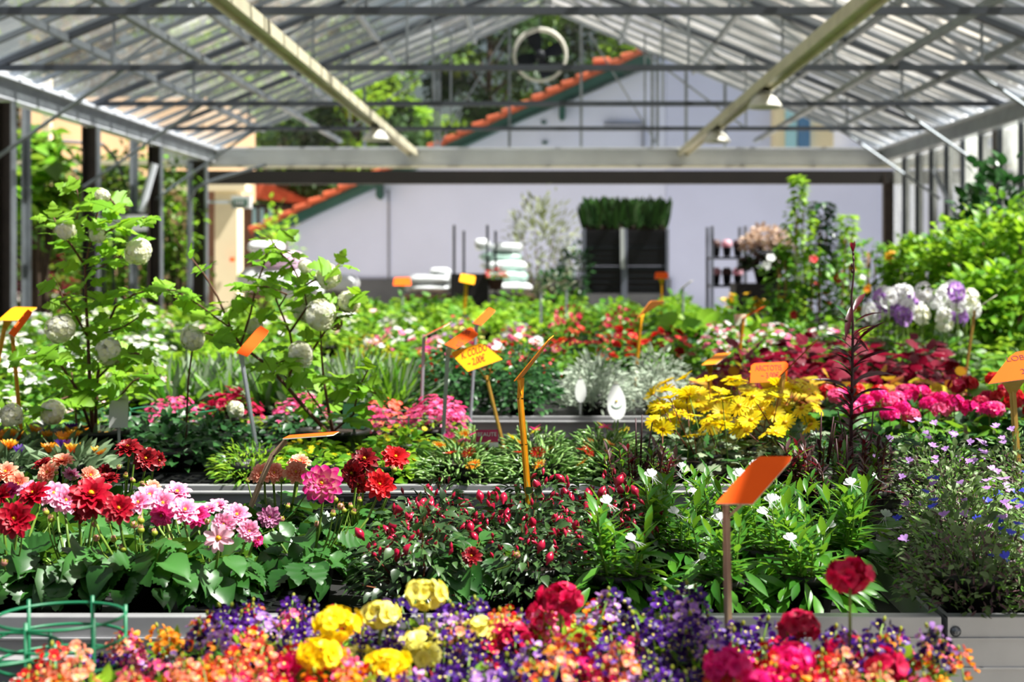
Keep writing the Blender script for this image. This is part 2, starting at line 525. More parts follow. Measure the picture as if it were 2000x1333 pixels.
# the two long service beams with hanging lamps
for s, nm in ((-1, 'left'), (1, 'right')):
    b = MB()
    b.bar((s * 1.94, Y0, ZG - .06), (s * 1.94, YE, ZG - .06), .13, .05, M['lamp_strip'])
    b.bar((s * 1.88, Y0, ZG - .10), (s * 1.88, YE, ZG - .10), .015, .05, M['lamp_strip'])
    b.bar((s * 2.0, Y0, ZG - .10), (s * 2.0, YE, ZG - .10), .015, .05, M['lamp_strip'])
    struct('service_beam', b, label=f'cream channel beam under the {nm} side of the roof')
    b = MB(); b.bar((s * 3.0, Y0, ZG + .10), (s * 3.0, YE, ZG + .10), .06, .05, M['galvanised']); struct('pipe_rail', b)

lamp_at = [(-1, 17.6, 'left, above the house eave'), (1, 14.0, 'right, nearer of the two on that beam'), (1, 17.9, 'right, farther of the two on that beam')]
for s, y, wh in lamp_at:
    t = thing('grow_lamp', f'white grow lamp hanging from the cream beam, {wh}', 'lamp', (s * 1.94, y, ZG - .12), 0, 'grow lamps on the service beams')
    b = MB(); b.box((0, 0, -.05), (.12, .45, .10), M['lamp_grey']); part('housing', b, t, smooth=False)
    b = MB(); b.lathe([(.05, 0), (.10, -.03), (.15, -.10), (.155, -.12), (.13, -.115), (.02, -.06)], M['lamp_white'], 14, (0, -.28, -.04), sy=1.3); part('reflector', b, t)
    b = MB(); b.tube([(0, .12, .03), (0, .12, -.02)], .012, M['lamp_grey'], 6); b.tube([(0, -.12, .03), (0, -.12, -.02)], .012, M['lamp_grey'], 6); part('bracket', b, t)

# end wall
root = struct_root('wall_back', 'glazed gable end of the greenhouse', (0, YE, 0))
b = MB(); b.raw([(-HW, 0, ZG), (HW, 0, ZG), (0, 0, ZR)], F3=[(0, 1, 2)], mat=M['clear_glass']); struct('gable_glass', b, root)
for px in (712, 850, 858, 995, 1135, 1274, 1284, 1340, 1416):
    x = xat(px, YE); b = MB(); b.bar((x, 0, ZG), (x, 0, max(ZG + .2, roofz(x) - .02)), .04, .05, M['galvanised'], up=(0, 1, 0)); struct('gable_mullion', b, root)
for s in (-1, 1):
    b = MB(); b.bar((s * HW, -.03, ZG), (0, -.03, ZR), .07, .07, M['galvanised'], up=(0, 1, 0)); struct('gable_rafter', b, root)
    b = MB(); b.bar((s * 1.6, -.05, ZG), (s * .6, -.05, roofz(.9)), .02, .03, M['galvanised'], up=(0, 1, 0)); struct('gable_brace', b, root)
b = MB(); b.bar((-2.6, -.03, zat(133, YE)), (2.6, -.03, zat(133, YE)), .03, .03, M['galv_dark']); struct('gable_rail', b, root)

b = MB()       # deep channel lintel
zt, zb = zat(290, YE - .12), zat(326, YE - .12)
b.box((0, YE - .08, (zt + zb) / 2), (11.1, .04, zt - zb - .03), M['aluminium_profile'])
b.box((0, YE - .12, zt), (11.1, .16, .025), M['aluminium_profile'])
b.box((0, YE - .13, zb), (11.1, .18, .03), M['lamp_strip'])
struct('lintel_beam', b, label='deep aluminium channel beam across the far end')
b = MB(); b.box((xat(1030, 23), 23, (zat(333, 23) + zat(361, 23)) / 2), (xat(1735, 23) - xat(310, 23), .16, .2), M['dark_beam']); struct('trim_1', b, label='dark sliding door rail across the far opening')

# posts: dark C channels with a pale flange
def post(px, wpx, d, top, mat='post_brown', flange=True, bot=0.0):
    x = xat(px, d); w = wpx * d / FPX
    b = MB()
    b.box((x, d, (top + bot) / 2), (w * .86, .012, top - bot), M[mat])
    b.box((x - w * .43, d - .05, (top + bot) / 2), (.012, .11, top - bot), M[mat])
    if flange: b.box((x + w * .46, d - .05, (top + bot) / 2), (w * .12, .11, top - bot), M['galvanised'])
    struct('column', b)
for px, w, d in ((15, 33, 13.8), (180, 32, 16.35), (305, 26, 19.0), (388, 36, 21.6)):
    post(px, w, d, ZG - .22)
post(-160, 34, 11.2, ZG - .22); post(-330, 34, 8.6, ZG - .22)
for px, w, d, t in ((55, 13, 15.5, 3.0), (264, 14, 20.0, 3.0), (373, 8, 20.5, 2.7)):
    post(px, w, d, t, 'galvanised', False)
post(1735, 26, 23.0, 2.7); post(1830, 30, 22.0, 3.0); post(1952, 30, 17.0, 2.82); post(2120, 34, 14, 2.82); post(2330, 34, 11, 2.82)
b = MB(); b.box((xat(1800, 22.6), 22.6, 1.4), (xat(1822, 22.6) - xat(1778, 22.6), .1, 2.8), M['beige_wall']); struct('column', b, label='beige pier at the right of the far opening')
b = MB(); b.tube([at(275, 415, 18.5), at(302, 320, 18.5)], .045, M['aluminium_profile'], 8); struct('downpipe', b)
b = MB(); b.tube([at(372, 600, 20.3), at(372, 390, 20.3), at(380, 370, 20.3), at(400, 358, 20.3), at(440, 345, 20.3), at(520, 322, 20.3)], .022, M['galvanised'], 8); struct('conduit', b)
b = MB(); b.bar(at(1822, 330, 19), at(1870, 430, 17.5), .04, .04, M['galvanised']); struct('brace', b)
b = MB()
b.bar(at(20, 318, 21), at(330, 318, 21), .1, .06, M['lamp_strip']); struct('side_bay_beam', b)
b = MB()
b.tube([at(60, 285, 17), at(110, 275, 17.5), at(200, 282, 18), at(225, 310, 18.3), at(240, 345, 18.4)], .02, M['galv_dark'], 6); struct('cable_run', b)

# right glass wall
root = struct_root('wall_right', 'glass side wall with narrow mullions', (0, 0, 0))
y = 7.0
while y < 22.0:
    b = MB(); b.raw([(HW + .1, y, .9), (HW + .1, y + .73, .9), (HW + .1, y + .73, ZG - .2), (HW + .1, y, ZG - .2)], [(0, 1, 2, 3)], mat=M['side_glass']); struct('glass_pane', b, root)
    b = MB(); b.box((HW + .08, y - .01, (ZG + .7) / 2), (.06, .05, ZG - .2 - .7 + .6), M['galv_dark']); struct('mullion', b, root)
    y += .75
b = MB(); b.box((HW + .1, 14.5, .35), (.12, 15, .9), M['concrete']); struct('sill_wall', b, root)

# fan in the gable
fz = zat(108, YE - .15); fx = xat(1055, YE - .15); R = .36
t = thing('ventilation_fan', 'round pale-rimmed ventilation fan with dark blades below the ridge', 'fan', (fx, YE - .15, fz))
b = MB()
prof = [(R, -.10), (R + .03, -.10), (R + .035, -.06), (R + .01, 0), (R + .01, .12), (R - .01, .12), (R - .01, 0), (R, -.10)]
b.lathe(prof, M['lamp_white'], 40); part('rim', b, t, rot=(-math.pi / 2, 0, 0))
b = MB(); b.lathe([(0.001, -.07), (.07, -.07), (.08, -.02), (.08, .1), (.001, .1)], M['dark_metal'], 16); part('motor', b, t, rot=(-math.pi / 2, 0, 0))
for k in range(4):
    b = MB(); a = k * math.pi / 2 + .35
    V = []; 
    for i in range(5):
        rr = .07 + (R - .10) * i / 4; w = .06 + .05 * math.sin(i / 4 * 2.2)
        tw = .5 - .25 * i / 4
        for sg in (-1, 1):
            V.append((rr, sg * w * math.cos(tw), sg * w * math.sin(tw)))
        for sg in (-1, 1):
            V.append((rr, sg * w * math.cos(tw), sg * w * math.sin(tw) + .008))
    Q = []
    for i in range(4):
        o = i * 4
        Q += [(o, o + 1, o + 5, o + 4), (o + 3, o + 2, o + 6, o + 7), (o, o + 4, o + 6, o + 2), (o + 1, o + 3, o + 7, o + 5)]
    Q += [(0, 2, 3, 1), (16, 17, 19, 18)]
    V = np.array(V); ca, sa = math.cos(a), math.sin(a)
    V = np.stack([V[:, 0] * ca - V[:, 1] * sa, V[:, 2], V[:, 0] * sa + V[:, 1] * ca], 1)
    b.raw(V, Q, mat=M['fan_blade']); part('blade', b, t, smooth=False)
b = MB(); b.bar((-R, .06, -.1), (R, .06, -.1), .02, .03, M['galv_dark']); b.bar((0, .06, R), (0, .06, 1.0 - R * .9), .02, .02, M['galv_dark'], up=(0, 1, 0)); part('mounting_bar', b, t, smooth=False)

# ---------------------------------------------------------------- houses outside
YAW = math.tan(math.radians(14))
D0 = 35.0
def hp(px, py, off=0.0):
    """point on the house front plane  y = D0 - off - x*YAW"""
    k = (px - CX) / FPX
    y = (D0 - off) / (1 + k * YAW)
    return np.array(at(px, py, y))
bk = np.array((0.0, 1.0, 0.0))
def prism(mb, pts, depth, mat):
    """front polygon (pixel outline already in world) extruded backwards"""
    n = len(pts); F = np.array(pts); B = F + bk * depth
    V = np.concatenate([F, B]); Q = [(i, i + n, (i + 1) % n + n, (i + 1) % n) for i in range(n)]
    T3 = [(0, j, j + 1) for j in range(1, n - 1)] + [(n, n + j + 1, n + j) for j in range(1, n - 1)]
    return mb.raw(V, Q, T3, mat=mat)
root = thing('house', 'white gabled house with green bargeboard and terracotta tiles', 'house', (0, 0, 0))
def low(px): p = hp(px, 400); return np.array((p[0], p[1], -.06))
b = MB(); prism(b, [low(555), low(1300), hp(1300, 120), hp(1262, 108), hp(560, 450)], 9.0, M['house_wall']); part('wall', b, root, smooth=False)
b = MB(); prism(b, [low(540), low(1310), hp(1310, 545, .08), hp(540, 545, .08)], .3, M['plinth']); part('plinth', b, root, smooth=False)
b = MB(); prism(b, [hp(493, 452, .5), hp(1272, 96, .5), hp(1272, 128, .5), hp(1240, 132, .5), hp(560, 444, .5), hp(500, 464, .5)], .5, M['green_board']); part('bargeboard', b, root, smooth=False)
for px, py in ((1098, 205), (740, 360)):
    b = MB(); prism(b, [hp(px - 6, py - 20, .45), hp(px + 6, py - 20, .45), hp(px + 6, py + 24, .45), hp(px, py + 30, .45), hp(px - 6, py + 24, .45)], .5, M['green_board']); part('rafter_end', b, root, smooth=False)
b = MB()
n = 27
for i in range(n):
    u0, u1 = i / n, (i + 1.12) / n
    a = hp(488 + (1272 - 488) * u0, 452 + (88 - 452) * u0 - 4, .55); c = hp(488 + (1272 - 488) * min(u1, 1), 452 + (88 - 452) * min(u1, 1) + 2, .55)
    b.tube([a, c], [.07, .055], M['roof_tile'], 8, r=rnd.random())
b.tube([hp(1160, 122, .4), hp(1190, 120, .4)], .1, M['roof_tile'], 8)
V = [hp(488, 448, .5), hp(1272, 88, .5)]; V += [V[1] + bk * 9.5, V[0] + bk * 9.5]
b.raw(V + [v + np.array((0, 0, -.12)) for v in V], [(0, 1, 2, 3), (7, 6, 5, 4), (0, 4, 5, 1), (2, 6, 7, 3)], mat=M['roof_tile'])
part('roof', b, root, smooth=False)
b = MB(); prism(b, [hp(757, 545, .03), hp(761, 545, .03), hp(761, 372, .03), hp(757, 372, .03)], .05, M['trolley_grey']); part('downpipe', b, root, smooth=False)
b = MB(); prism(b, [hp(1180, 240, .12), hp(1258, 240, .12), hp(1258, 245, .12), hp(1180, 245, .12)], .12, M['trolley_grey']); prism(b, [hp(1254, 245, .12), hp(1258, 245, .12), hp(1258, 290, .12), hp(1254, 290, .12)], .12, M['trolley_grey']); part('pipe_box', b, root, smooth=False)
for px, py in ((1062, 240), (1064, 279)):
    b = MB(); c = hp(px, py, .03); b.box(c, (.12, .06, .06), M['green_board']); part('wall_vent', b, root, smooth=False)

root = thing('apartment_house', 'tall plain white house with blue bay window on the right', 'house', (0, 0, 0))
b = MB(); prism(b, [low(1301) + bk * .01, low(2300) + bk * .01, hp(2300, -60) + bk * .01, hp(1301, -60) + bk * .01], 8.0, M['house_wall_dimmed']); part('wall', b, root, smooth=False)
b = MB(); prism(b, [hp(1512, 300, .5), hp(1628, 300, .5), hp(1628, 180, .5), hp(1512, 180, .5)], 1.2, M['cream_wall']); part('bay', b, root, smooth=False)
b = MB(); prism(b, [hp(1534, 292, .58), hp(1556, 292, .58), hp(1556, 215, .58), hp(1534, 215, .58)], .06, M['window_pale']); part('window', b, root, 'pale half of the bay window', smooth=False)
b = MB(); prism(b, [hp(1558, 292, .58), hp(1582, 292, .58), hp(1582, 215, .58), hp(1558, 215, .58)], .06, M['window_blue']); part('window', b, root, 'dark blue half of the bay window', smooth=False)

# beige building on the left with open porch, exit sign on its pier
t = thing('beige_building', 'beige rendered building beyond the left columns', 'building', (0, 0, 0))
b = MB(); a, c = at(40, 210, 27), at(400, 210, 29)
b.raw([(a.x, a.y, 2.75), (c.x, c.y, 2.7), (c.x, c.y, zat(190, 29)), (a.x, a.y, zat(190, 27)), (a.x, a.y + 5, 2.75), (c.x, c.y + 5, 2.7), (c.x, c.y + 5, 4.6), (a.x, a.y + 5, 4.2)],
      [(0, 1, 2, 3), (5, 4, 7, 6), (3, 2, 6, 7), (0, 4, 5, 1), (1, 5, 6, 2), (4, 0, 3, 7)], mat=M['beige_wall']); part('upper_wall', b, t, smooth=False)
b = MB(); b.box((xat(92, 26.9), 26.9, 3.7), (.14, .14, 1.9), M['cream_wall']); part('drainpipe', b, t, smooth=False)
for px, w in ((445, 44), (345, 50), (250, 40)):
    b = MB(); b.box((xat(px, 27), 27.1, 1.35), (w * 27 / FPX, .5, 2.85), M['cream_wall' if px > 400 else 'beige_wall']); part('pier', b, t, smooth=False)
b = MB(); b.box((xat(395, 27.2), 27.6, 1.35), (.75, .1, 2.8), M['brown_wood']); part('door', b, t, smooth=False)
b = MB(); b.box((xat(340, 27), 27.0, 2.72), (2.6, .5, .2), M['cream_wall']); part('fascia', b, t, smooth=False)
b = MB(); b.box((xat(455, 26.8), 26.75, 1.42), (.07, .1, .07), M['label_orange']); part('door_bell', b, t, 'small orange box on pier', smooth=False)
t = thing('exit_sign', 'green exit sign in a white box on an arm by the cream pier', 'sign', (xat(472, 21.6), 21.6, zat(395, 21.6)))
b = MB(); b.box((0, 0, 0), (.27, .12, .18), M['white_paint']); part('case', b, t, smooth=False)
b = MB(); b.box((-.01, -.065, -.01), (.2, .012, .09), M['exit_green']); part('sign_face', b, t, smooth=False)
b = MB()
for i in range(4): b.box((-.07 + .035 * i, -.073, -.01), (.018, .006, .045), M['white_paint'])
part('pictogram', b, t, smooth=False)
b = MB(); b.bar((-.50, 0, 0), (-.12, 0, 0), .03, .04, M['aluminium_profile']); part('arm', b, t, smooth=False)

t = thing('tiled_roof_house', 'low house with reddish tiled roof behind the white house eave', 'house', (0, 0, 0))
b = MB(); a = [at(465, 348, 46), at(500, 350, 46), at(604, 392, 46), at(604, 400, 46), at(470, 385, 46)]
n = len(a); V = [tuple(p) for p in a] + [(p.x, p.y + 5, p.z + .5) for p in a]
b.raw(V, [(i, i + n, (i + 1) % n + n, (i + 1) % n) for i in range(n)], [(0, j, j + 1) for j in range(1, n - 1)], mat=M['roof_tile']); part('roof', b, t, smooth=False)
b = MB(); p = at(540, 450, 46.5); b.box((p.x, p.y + 2, 1.5), (2.6, 3, 3.2), M['brown_wood']); part('wall', b, t, smooth=False)
for px in (488, 503, 520):
    b = MB(); q = at(px, 420, 46.2); b.box((q.x, 46.95, q.z), (.13, .1, .7), M['window_pale']); part('window', b, t, smooth=False)
b = MB(); q = at(540, 402, 46.2); b.box((q.x, 46.8, q.z), (2.4, .2, .12), M['dark_beam']); part('gutter', b, t, smooth=False)
b = MB(); b.box((-9.0, 40, .55), (2.3, .1, 1.1), M['cream_wall']); struct('garden_wall', b)

# ---------------------------------------------------------------- benches
def bench(y0, y1, x0, x1, label, group='rolling benches', legs=True):
    t = thing('plant_bench', label, 'bench', ((x0 + x1) / 2, (y0 + y1) / 2, 0), 0, group)
    w, d = x1 - x0, y1 - y0
    for nm, c, s in (('side_rail', (0, -d / 2 + .004, .69), (w, .008, .12)), ('side_rail', (0, d / 2 - .004, .69), (w, .008, .12)),
                     ('end_rail', (-w / 2 + .004, 0, .69), (.008, d - .02, .12)), ('end_rail', (w / 2 - .004, 0, .69), (.008, d - .02, .12))):
        b = MB(); b.box(c, s, M['aluminium'])
        if s[0] == w:
            sg = -1 if c[1] < 0 else 1
            b.box((0, c[1] - sg * .012, .749), (w, .03, .004), M['aluminium'])
            b.box((0, c[1] + sg * .006, .715), (w, .006, .003), M['aluminium']); b.box((0, c[1] + sg * .006, .665), (w, .006, .003), M['aluminium'])
            b.box((0, c[1] - sg * .015, .632), (w, .035, .004), M['aluminium'])
        o = part(nm, b, t, smooth=False)
        if s[0] == w and c[1] < 0 and y0 < 4.5:
            for ex in ((w / 2 - .012, -1), (-w / 2 + .013, 1)):
                for z in (.735 - .008, .735 - .05):
                    sc_ = MB(); sc_.lathe([(.001, .008), (.004, .008), (.009, .003), (.0095, 0)], M['screw'], 12)
                    part('rivet', sc_, o, loc=(ex[0], -d / 2 - .0005, z), rot=(math.pi / 2, 0, 0))
    b = MB(); b.box((0, 0, .70), (w - .03, d - .03, .012), M['bench_mat']); part('bench_floor', b, t, smooth=False)
    if legs:
        for sx in (-1, 1):
            for sy in (-1, 1):
                b = MB(); b.box((sx * (w / 2 - .15), sy * (d / 2 - .12), .315), (.05, .05, .63), M['galvanised']); part('leg', b, t, smooth=False)
    return t
XR = .666
bench(.9, 2.35, -3, .53, 'aluminium bench nearest the viewer, under the nemesia')
bench(2.6, 4.05, -3.2, XR, 'long aluminium bench second from the viewer, under dahlias and fuchsias')
bench(2.6, 4.05, XR + .011, 3.4, 'aluminium bench right of the riveted joint, under the lobelia')
BY = [(4.14, 5.85), (6.0, 7.7), (7.85, 9.55), (9.7, 11.4), (11.55, 13.25), (13.4, 15.1), (15.25, 16.95), (17.1, 18.8)]
for i, (a, c) in enumerate(BY):
    bench(a, c, -4.4, 4.4, f'wide aluminium bench, {ORD[i + 3]} bench away from the viewer')
ZB = .707
# ---------------------------------------------------------------- leaf and flower templates
def leaf_tpl(mat, prof, fold=.25, curl=.25, wave=0.0):
    """prof: (y, halfwidth) stations; mid rib folded, tip curling down"""
    m = MB(); V = []; T = []
    for i, (y, w) in enumerate(prof):
        z = -curl * y * y
        wv = wave * math.sin(i * 2.4)
        V += [(-w, y, z + fold * w + wv), (0, y, z), (w, y, z + fold * w - wv)]; T += [y] * 3
    Q = []
    for i in range(len(prof) - 1):
        o = i * 3
        Q += [(o, o + 1, o + 4, o + 3), (o + 1, o + 2, o + 5, o + 4)]
    return m.raw(V, Q, mat=mat, t=T, r=0)
OVATE = [(0, .02), (.12, .22), (.35, .36), (.6, .30), (.82, .15), (1, .01)]
BROAD = [(0, .03), (.1, .28), (.3, .45), (.55, .42), (.78, .25), (.92, .1), (1, .01)]
LANCE = [(0, .02), (.2, .09), (.45, .14), (.7, .11), (.9, .04), (1, .005)]
NEEDLE = [(0, .03), (.4, .07), (.8, .05), (1, .01)]
STRAP = [(0, .04), (.3, .05), (.6, .05), (.85, .03), (1, .005)]
SMALL = [(0, .03), (.3, .28), (.7, .22), (1, .01)]

def finger_tpl(mat, w=.11):
    """fleshy three-sided leaf"""
    m = MB(); V = []; T = []
    for y, k in ((0, .5), (.4, 1), (.8, .8), (1, .1)):
        z = -.1 * y * y
        V += [(-w * k, y, z + w * k * .4), (w * k, y, z + w * k * .4), (0, y, z - w * k)]; T += [y] * 3
    Q = [(i * 3 + a, i * 3 + b, i * 3 + 3 + b, i * 3 + 3 + a) for i in range(3) for a, b in ((0, 1), (1, 2), (2, 0))]
    return m.raw(V, Q, mat=mat, t=T, r=0)

def lobed_tpl(mat, outline, cup=.12, seed=1):
    """outline: half outline (x, y) from base to tip, mirrored; fans out from the mid vein"""
    rr = random.Random(seed)
    m = MB(); V = []; T = []
    st = outline
    for (x, y) in st: V.append((0, min(y, 1) * .98, -.18 * y * y)); T.append(y)
    n = len(st)
    for sg in (-1, 1):
        for (x, y) in st:
            V.append((sg * x, y, cup * x - .22 * y * y - .35 * x * x + rr.uniform(-.03, .03))); T.append(y)
    Q = []
    for i in range(n - 1):
        Q.append((i, n + i, n + i + 1, i + 1)); Q.append((i, i + 1, 2 * n + i + 1, 2 * n + i))
    return m.raw(V, Q, mat=mat, t=T, r=0)
MAPLE = [(.02, 0), (.2, .02), (.34, .10), (.30, .18), (.50, .28), (.60, .46), (.42, .44), (.36, .52), (.24, .54), (.30, .68), (.22, .72), (.14, .88), (.0, 1.0)]
OAK = [(.02, 0), (.08, .15), (.24, .22), (.12, .34), (.30, .44), (.16, .54), (.28, .66), (.14, .76), (.12, .9), (0, 1)]
DAHL = [(.03, 0), (.16, .05), (.30, .16), (.33, .24), (.40, .34), (.36, .42), (.38, .54), (.28, .66), (.25, .76), (.12, .9), (0, 1)]
GERAN = [(.03, .1), (.25, -.05), (.45, .08), (.48, .25), (.56, .4), (.46, .55), (.44, .72), (.26, .8), (.2, .95), (0, .95)]
COLE = [(.02, 0), (.2, .05), (.3, .15), (.28, .22), (.38, .32), (.33, .4), (.36, .52), (.26, .6), (.24, .72), (.1, .85), (0, 1)]

def petal_tpl(mat, w=.2, cup=.3, rise=.25, tipw=.6, notch=False):
    m = MB(); V = []; T = []
    for y, k in ((0, .35), (.35, .85), (.7, 1.0), (.92, tipw), (1.0, tipw * .3)):
        z = rise * math.sin(y * 1.6) - .1 * y * y
        V += [(-w * k, y, z + cup * w * k), (0, y, z), (w * k, y, z + cup * w * k)]; T += [y] * 3
    Q = []
    for i in range(4):
        o = i * 3; Q += [(o, o + 1, o + 4, o + 3), (o + 1, o + 2, o + 5, o + 4)]
    return m.raw(V, Q, mat=mat, t=T, r=0)

def ring(mb, tpl, n, length, elev, width=1.0, base=.0, z=0, jit=.08, phase=0.0, r=None):
    a = np.array([2 * math.pi * (i + rnd.uniform(-.15, .15)) / n + phase for i in range(n)])
    e = np.array([elev + rnd.uniform(-jit, jit) for i in range(n)])
    d = np.stack([np.cos(a) * np.cos(e), np.sin(a) * np.cos(e), np.sin(e)], 1)
    up = np.stack([-np.cos(a) * np.sin(e), -np.sin(a) * np.sin(e), np.cos(e)], 1)
    L = length * np.array([rnd.uniform(.9, 1.08) for _ in range(n)])
    Pp = np.stack([np.cos(a) * base, np.sin(a) * base, np.full(n, z)], 1)
    return mb.add(tpl, frames(d, up, L, L * width), Pp, r=r)

def blob(mb, c, rx, rz, mat, sides=8, rows=4, r=None):
    pr = [(max(.0005, rx * math.sin(math.pi * i / rows)), -rz * math.cos(math.pi * i / rows)) for i in range(rows + 1)]
    return mb.lathe(pr, mat, sides, c, r=r)

def dahlia(mat, R=.036, full=1.0, seed=0):
    """bloom facing +Z: (petals MB, centre MB)"""
    p = petal_tpl(M[mat], .22, .45, .12)
    m = MB()
    rows = [(10, 1.0, .02), (10, .92, .28), (9, .78, .55), (8, .58, .85), (6, .40, 1.15)]
    if full < .7: rows = [(8, 1.0, .05), (5, .85, .35)]
    for i, (n, L, e) in enumerate(rows):
        ring(m, p, n, R * L, e, 1.0 if i < 2 else 1.1, base=.003, z=.001 * i, phase=i * .37)
    m2 = MB(); blob(m2, (0, 0, R * (.22 if full > .7 else .12)), R * (.14 if full > .7 else .2), R * .12, M['p_center'], 8, 4)
    s = MB(); ring(s, leaf_tpl(M['stem'], SMALL), 6, R * .4, -.3, base=.002, z=-.003)
    return m, m2, s

def daisy(mat, R, n=14, elev=.1, cm='p_center', w=.13, tip=None):
    m = MB(); ring(m, petal_tpl(M[mat], w, .2, .08, .75), n, R, elev, 1.0, base=R * .12)
    blob(m, (0, 0, R * .05), R * .22, R * .12, M[cm], 7, 3)
    return m

def floret(mat, R, n=5, eye='p_paleyellow', w=.42, rise=.1, eyes=.22):
    m = MB(); ring(m, petal_tpl(M[mat], w, .15, rise, .9), n, R, .15, 1.0)
    if eye: blob(m, (0, 0, R * .12), R * eyes, R * .12, M[eye], 5, 2)
    return m

def tube_floret(mat, R, lip=None):
    """two-lipped nemesia floret looking along +Z"""
    m = MB(); p = petal_tpl(M[mat], .42, .2, .2, .9)
    for a in (-.55, -.18, .18, .55):
        d = (math.sin(a), math.cos(a), .25); m.add(p, frames([d], [(0, 0, 1)], R * .8, R * .8), [(0, 0, 0)])
    q = petal_tpl(M[lip or mat], .75, .5, .35, .85)
    m.add(q, frames([(0, -1, .35)], [(0, 0, 1)], R, R), [(0, 0, 0)])
    blob(m, (0, -R * .3, R * .3), R * .27, R * .24, M['p_paleyellow' if lip is None else lip], 5, 2)
    return m

def fib(n, top=-1.0):
    i = np.arange(n) + .5
    z = 1 - (1 - top) * i / n; a = i * 2.39996
    rr = np.sqrt(np.clip(1 - z * z, 0, 1))
    return np.stack([rr * np.cos(a), rr * np.sin(a), z], 1)

def ball(fl, R, n, top=-1.0, jit=.15, flat=1.0, r=None, rj=0.0):
    """florets over a ball (or its cap), facing outwards"""
    m = MB(); d = fib(n, top)
    d = norm(d + np.array([[rnd.uniform(-jit, jit) for _ in range(3)] for _ in range(n)]))
    ref = np.array([(rnd.uniform(-1, 1), rnd.uniform(-1, 1), rnd.uniform(-.3, .3)) for _ in range(n)])
    y = norm(np.cross(d, ref)); x = np.cross(y, d)
    sc = np.array([rnd.uniform(.85, 1.15) for _ in range(n)])[:, None, None]
    Rm = np.stack([x, y, d], 2) * sc
    kr = np.array([1 + U(-rj, rj) for _ in range(n)])[:, None] * (1 + rj * np.sin(d[:, :1] * 5 + 1) * np.cos(d[:, 1:2] * 4))
    m.add(fl, Rm, d * R * kr * np.array([1, 1, flat]), r=r)
    return m

def pot(mat, R=.055, H=.09, sides=18, square=False):
    m = MB()
    if square:
        w = R
        for z0, z1, a, b_ in ((0, H - .012, .8, .98), (H - .012, H, 1.06, 1.06)):
            V = [(-w * a, -w * a, z0), (w * a, -w * a, z0), (w * a, w * a, z0), (-w * a, w * a, z0), (-w * b_, -w * b_, z1), (w * b_, -w * b_, z1), (w * b_, w * b_, z1), (-w * b_, w * b_, z1)]
            m.raw(V, [(0, 3, 2, 1), (0, 1, 5, 4), (1, 2, 6, 5), (2, 3, 7, 6), (3, 0, 4, 7)], mat=M[mat])
        m.raw([(-w, -w, H - .006), (w, -w, H - .006), (w, w, H - .006), (-w, w, H - .006)], [(0, 1, 2, 3)], mat=M['soil'])
        return m
    m.lathe([(.001, 0), (R * .74, 0), (R * .95, H - .016), (R * 1.04, H - .016), (R * 1.06, H), (R * .98, H), (R * .96, H - .012)], M[mat], sides)
    m.lathe([(R * .96, H - .010), (.001, H - .008)], M['soil'], sides)
    return m

def U(a, b): return rnd.uniform(a, b)

def dome(mb, tpls, n, R, z0, z1, size, up=.35, out=1.0, droop=0.0, inner=.35, width=1.0, jit=.35, stem=None, sq=1.0, updir=1.0):
    """n leaves around a dome: base on an inner shell, pointing outwards and up; tpls = list of templates"""
    th = np.array([U(0, 2 * math.pi) for _ in range(n)]); rho = np.sqrt(np.array([U(0, 1) for _ in range(n)]))
    k = np.array([U(inner, 1) for _ in range(n)])
    hh = z0 + (z1 - z0) * k * np.sqrt(np.clip(1 - (rho * .92) ** 2, .05, 1))
    low_ = np.array([U(0, 1) for _ in range(n)]) < .25
    hh = np.where(low_, z0 + (hh - z0) * .45, hh)
    P_ = np.stack([R * rho * np.cos(th), R * rho * np.sin(th) * sq, hh], 1)
    d = np.stack([np.cos(th) * out * (.35 + rho), np.sin(th) * out * (.35 + rho), up * (1.25 - rho) - droop * rho], 1)
    d = norm(d + np.array([[U(-jit, jit) for _ in range(3)] for _ in range(n)]))
    ups = norm(np.array([(U(-.6, .6), U(-.9, .35), updir) for _ in range(n)]) + .35 * np.stack([np.cos(th), np.sin(th), 0 * th], 1))
    S = np.array([U(*size) for _ in range(n)])
    fr = frames(d, ups, S, S * width)
    g = np.array([rnd.randrange(len(tpls)) for _ in range(n)])
    for i, t in enumerate(tpls):
        s = g == i
        if s.any(): mb.add(t, fr[s], P_[s])
    if stem:
        cnt, mat, rad = stem
        for _ in range(cnt):
            i = rnd.randrange(n); e = P_[i]
            mb.tube([(e[0] * .15, e[1] * .15, z0 - .02), (e[0] * .6, e[1] * .6, (z0 + e[2]) * .52), tuple(e)], [rad, rad * .8, rad * .6], mat, 4, cap=False)
    return P_

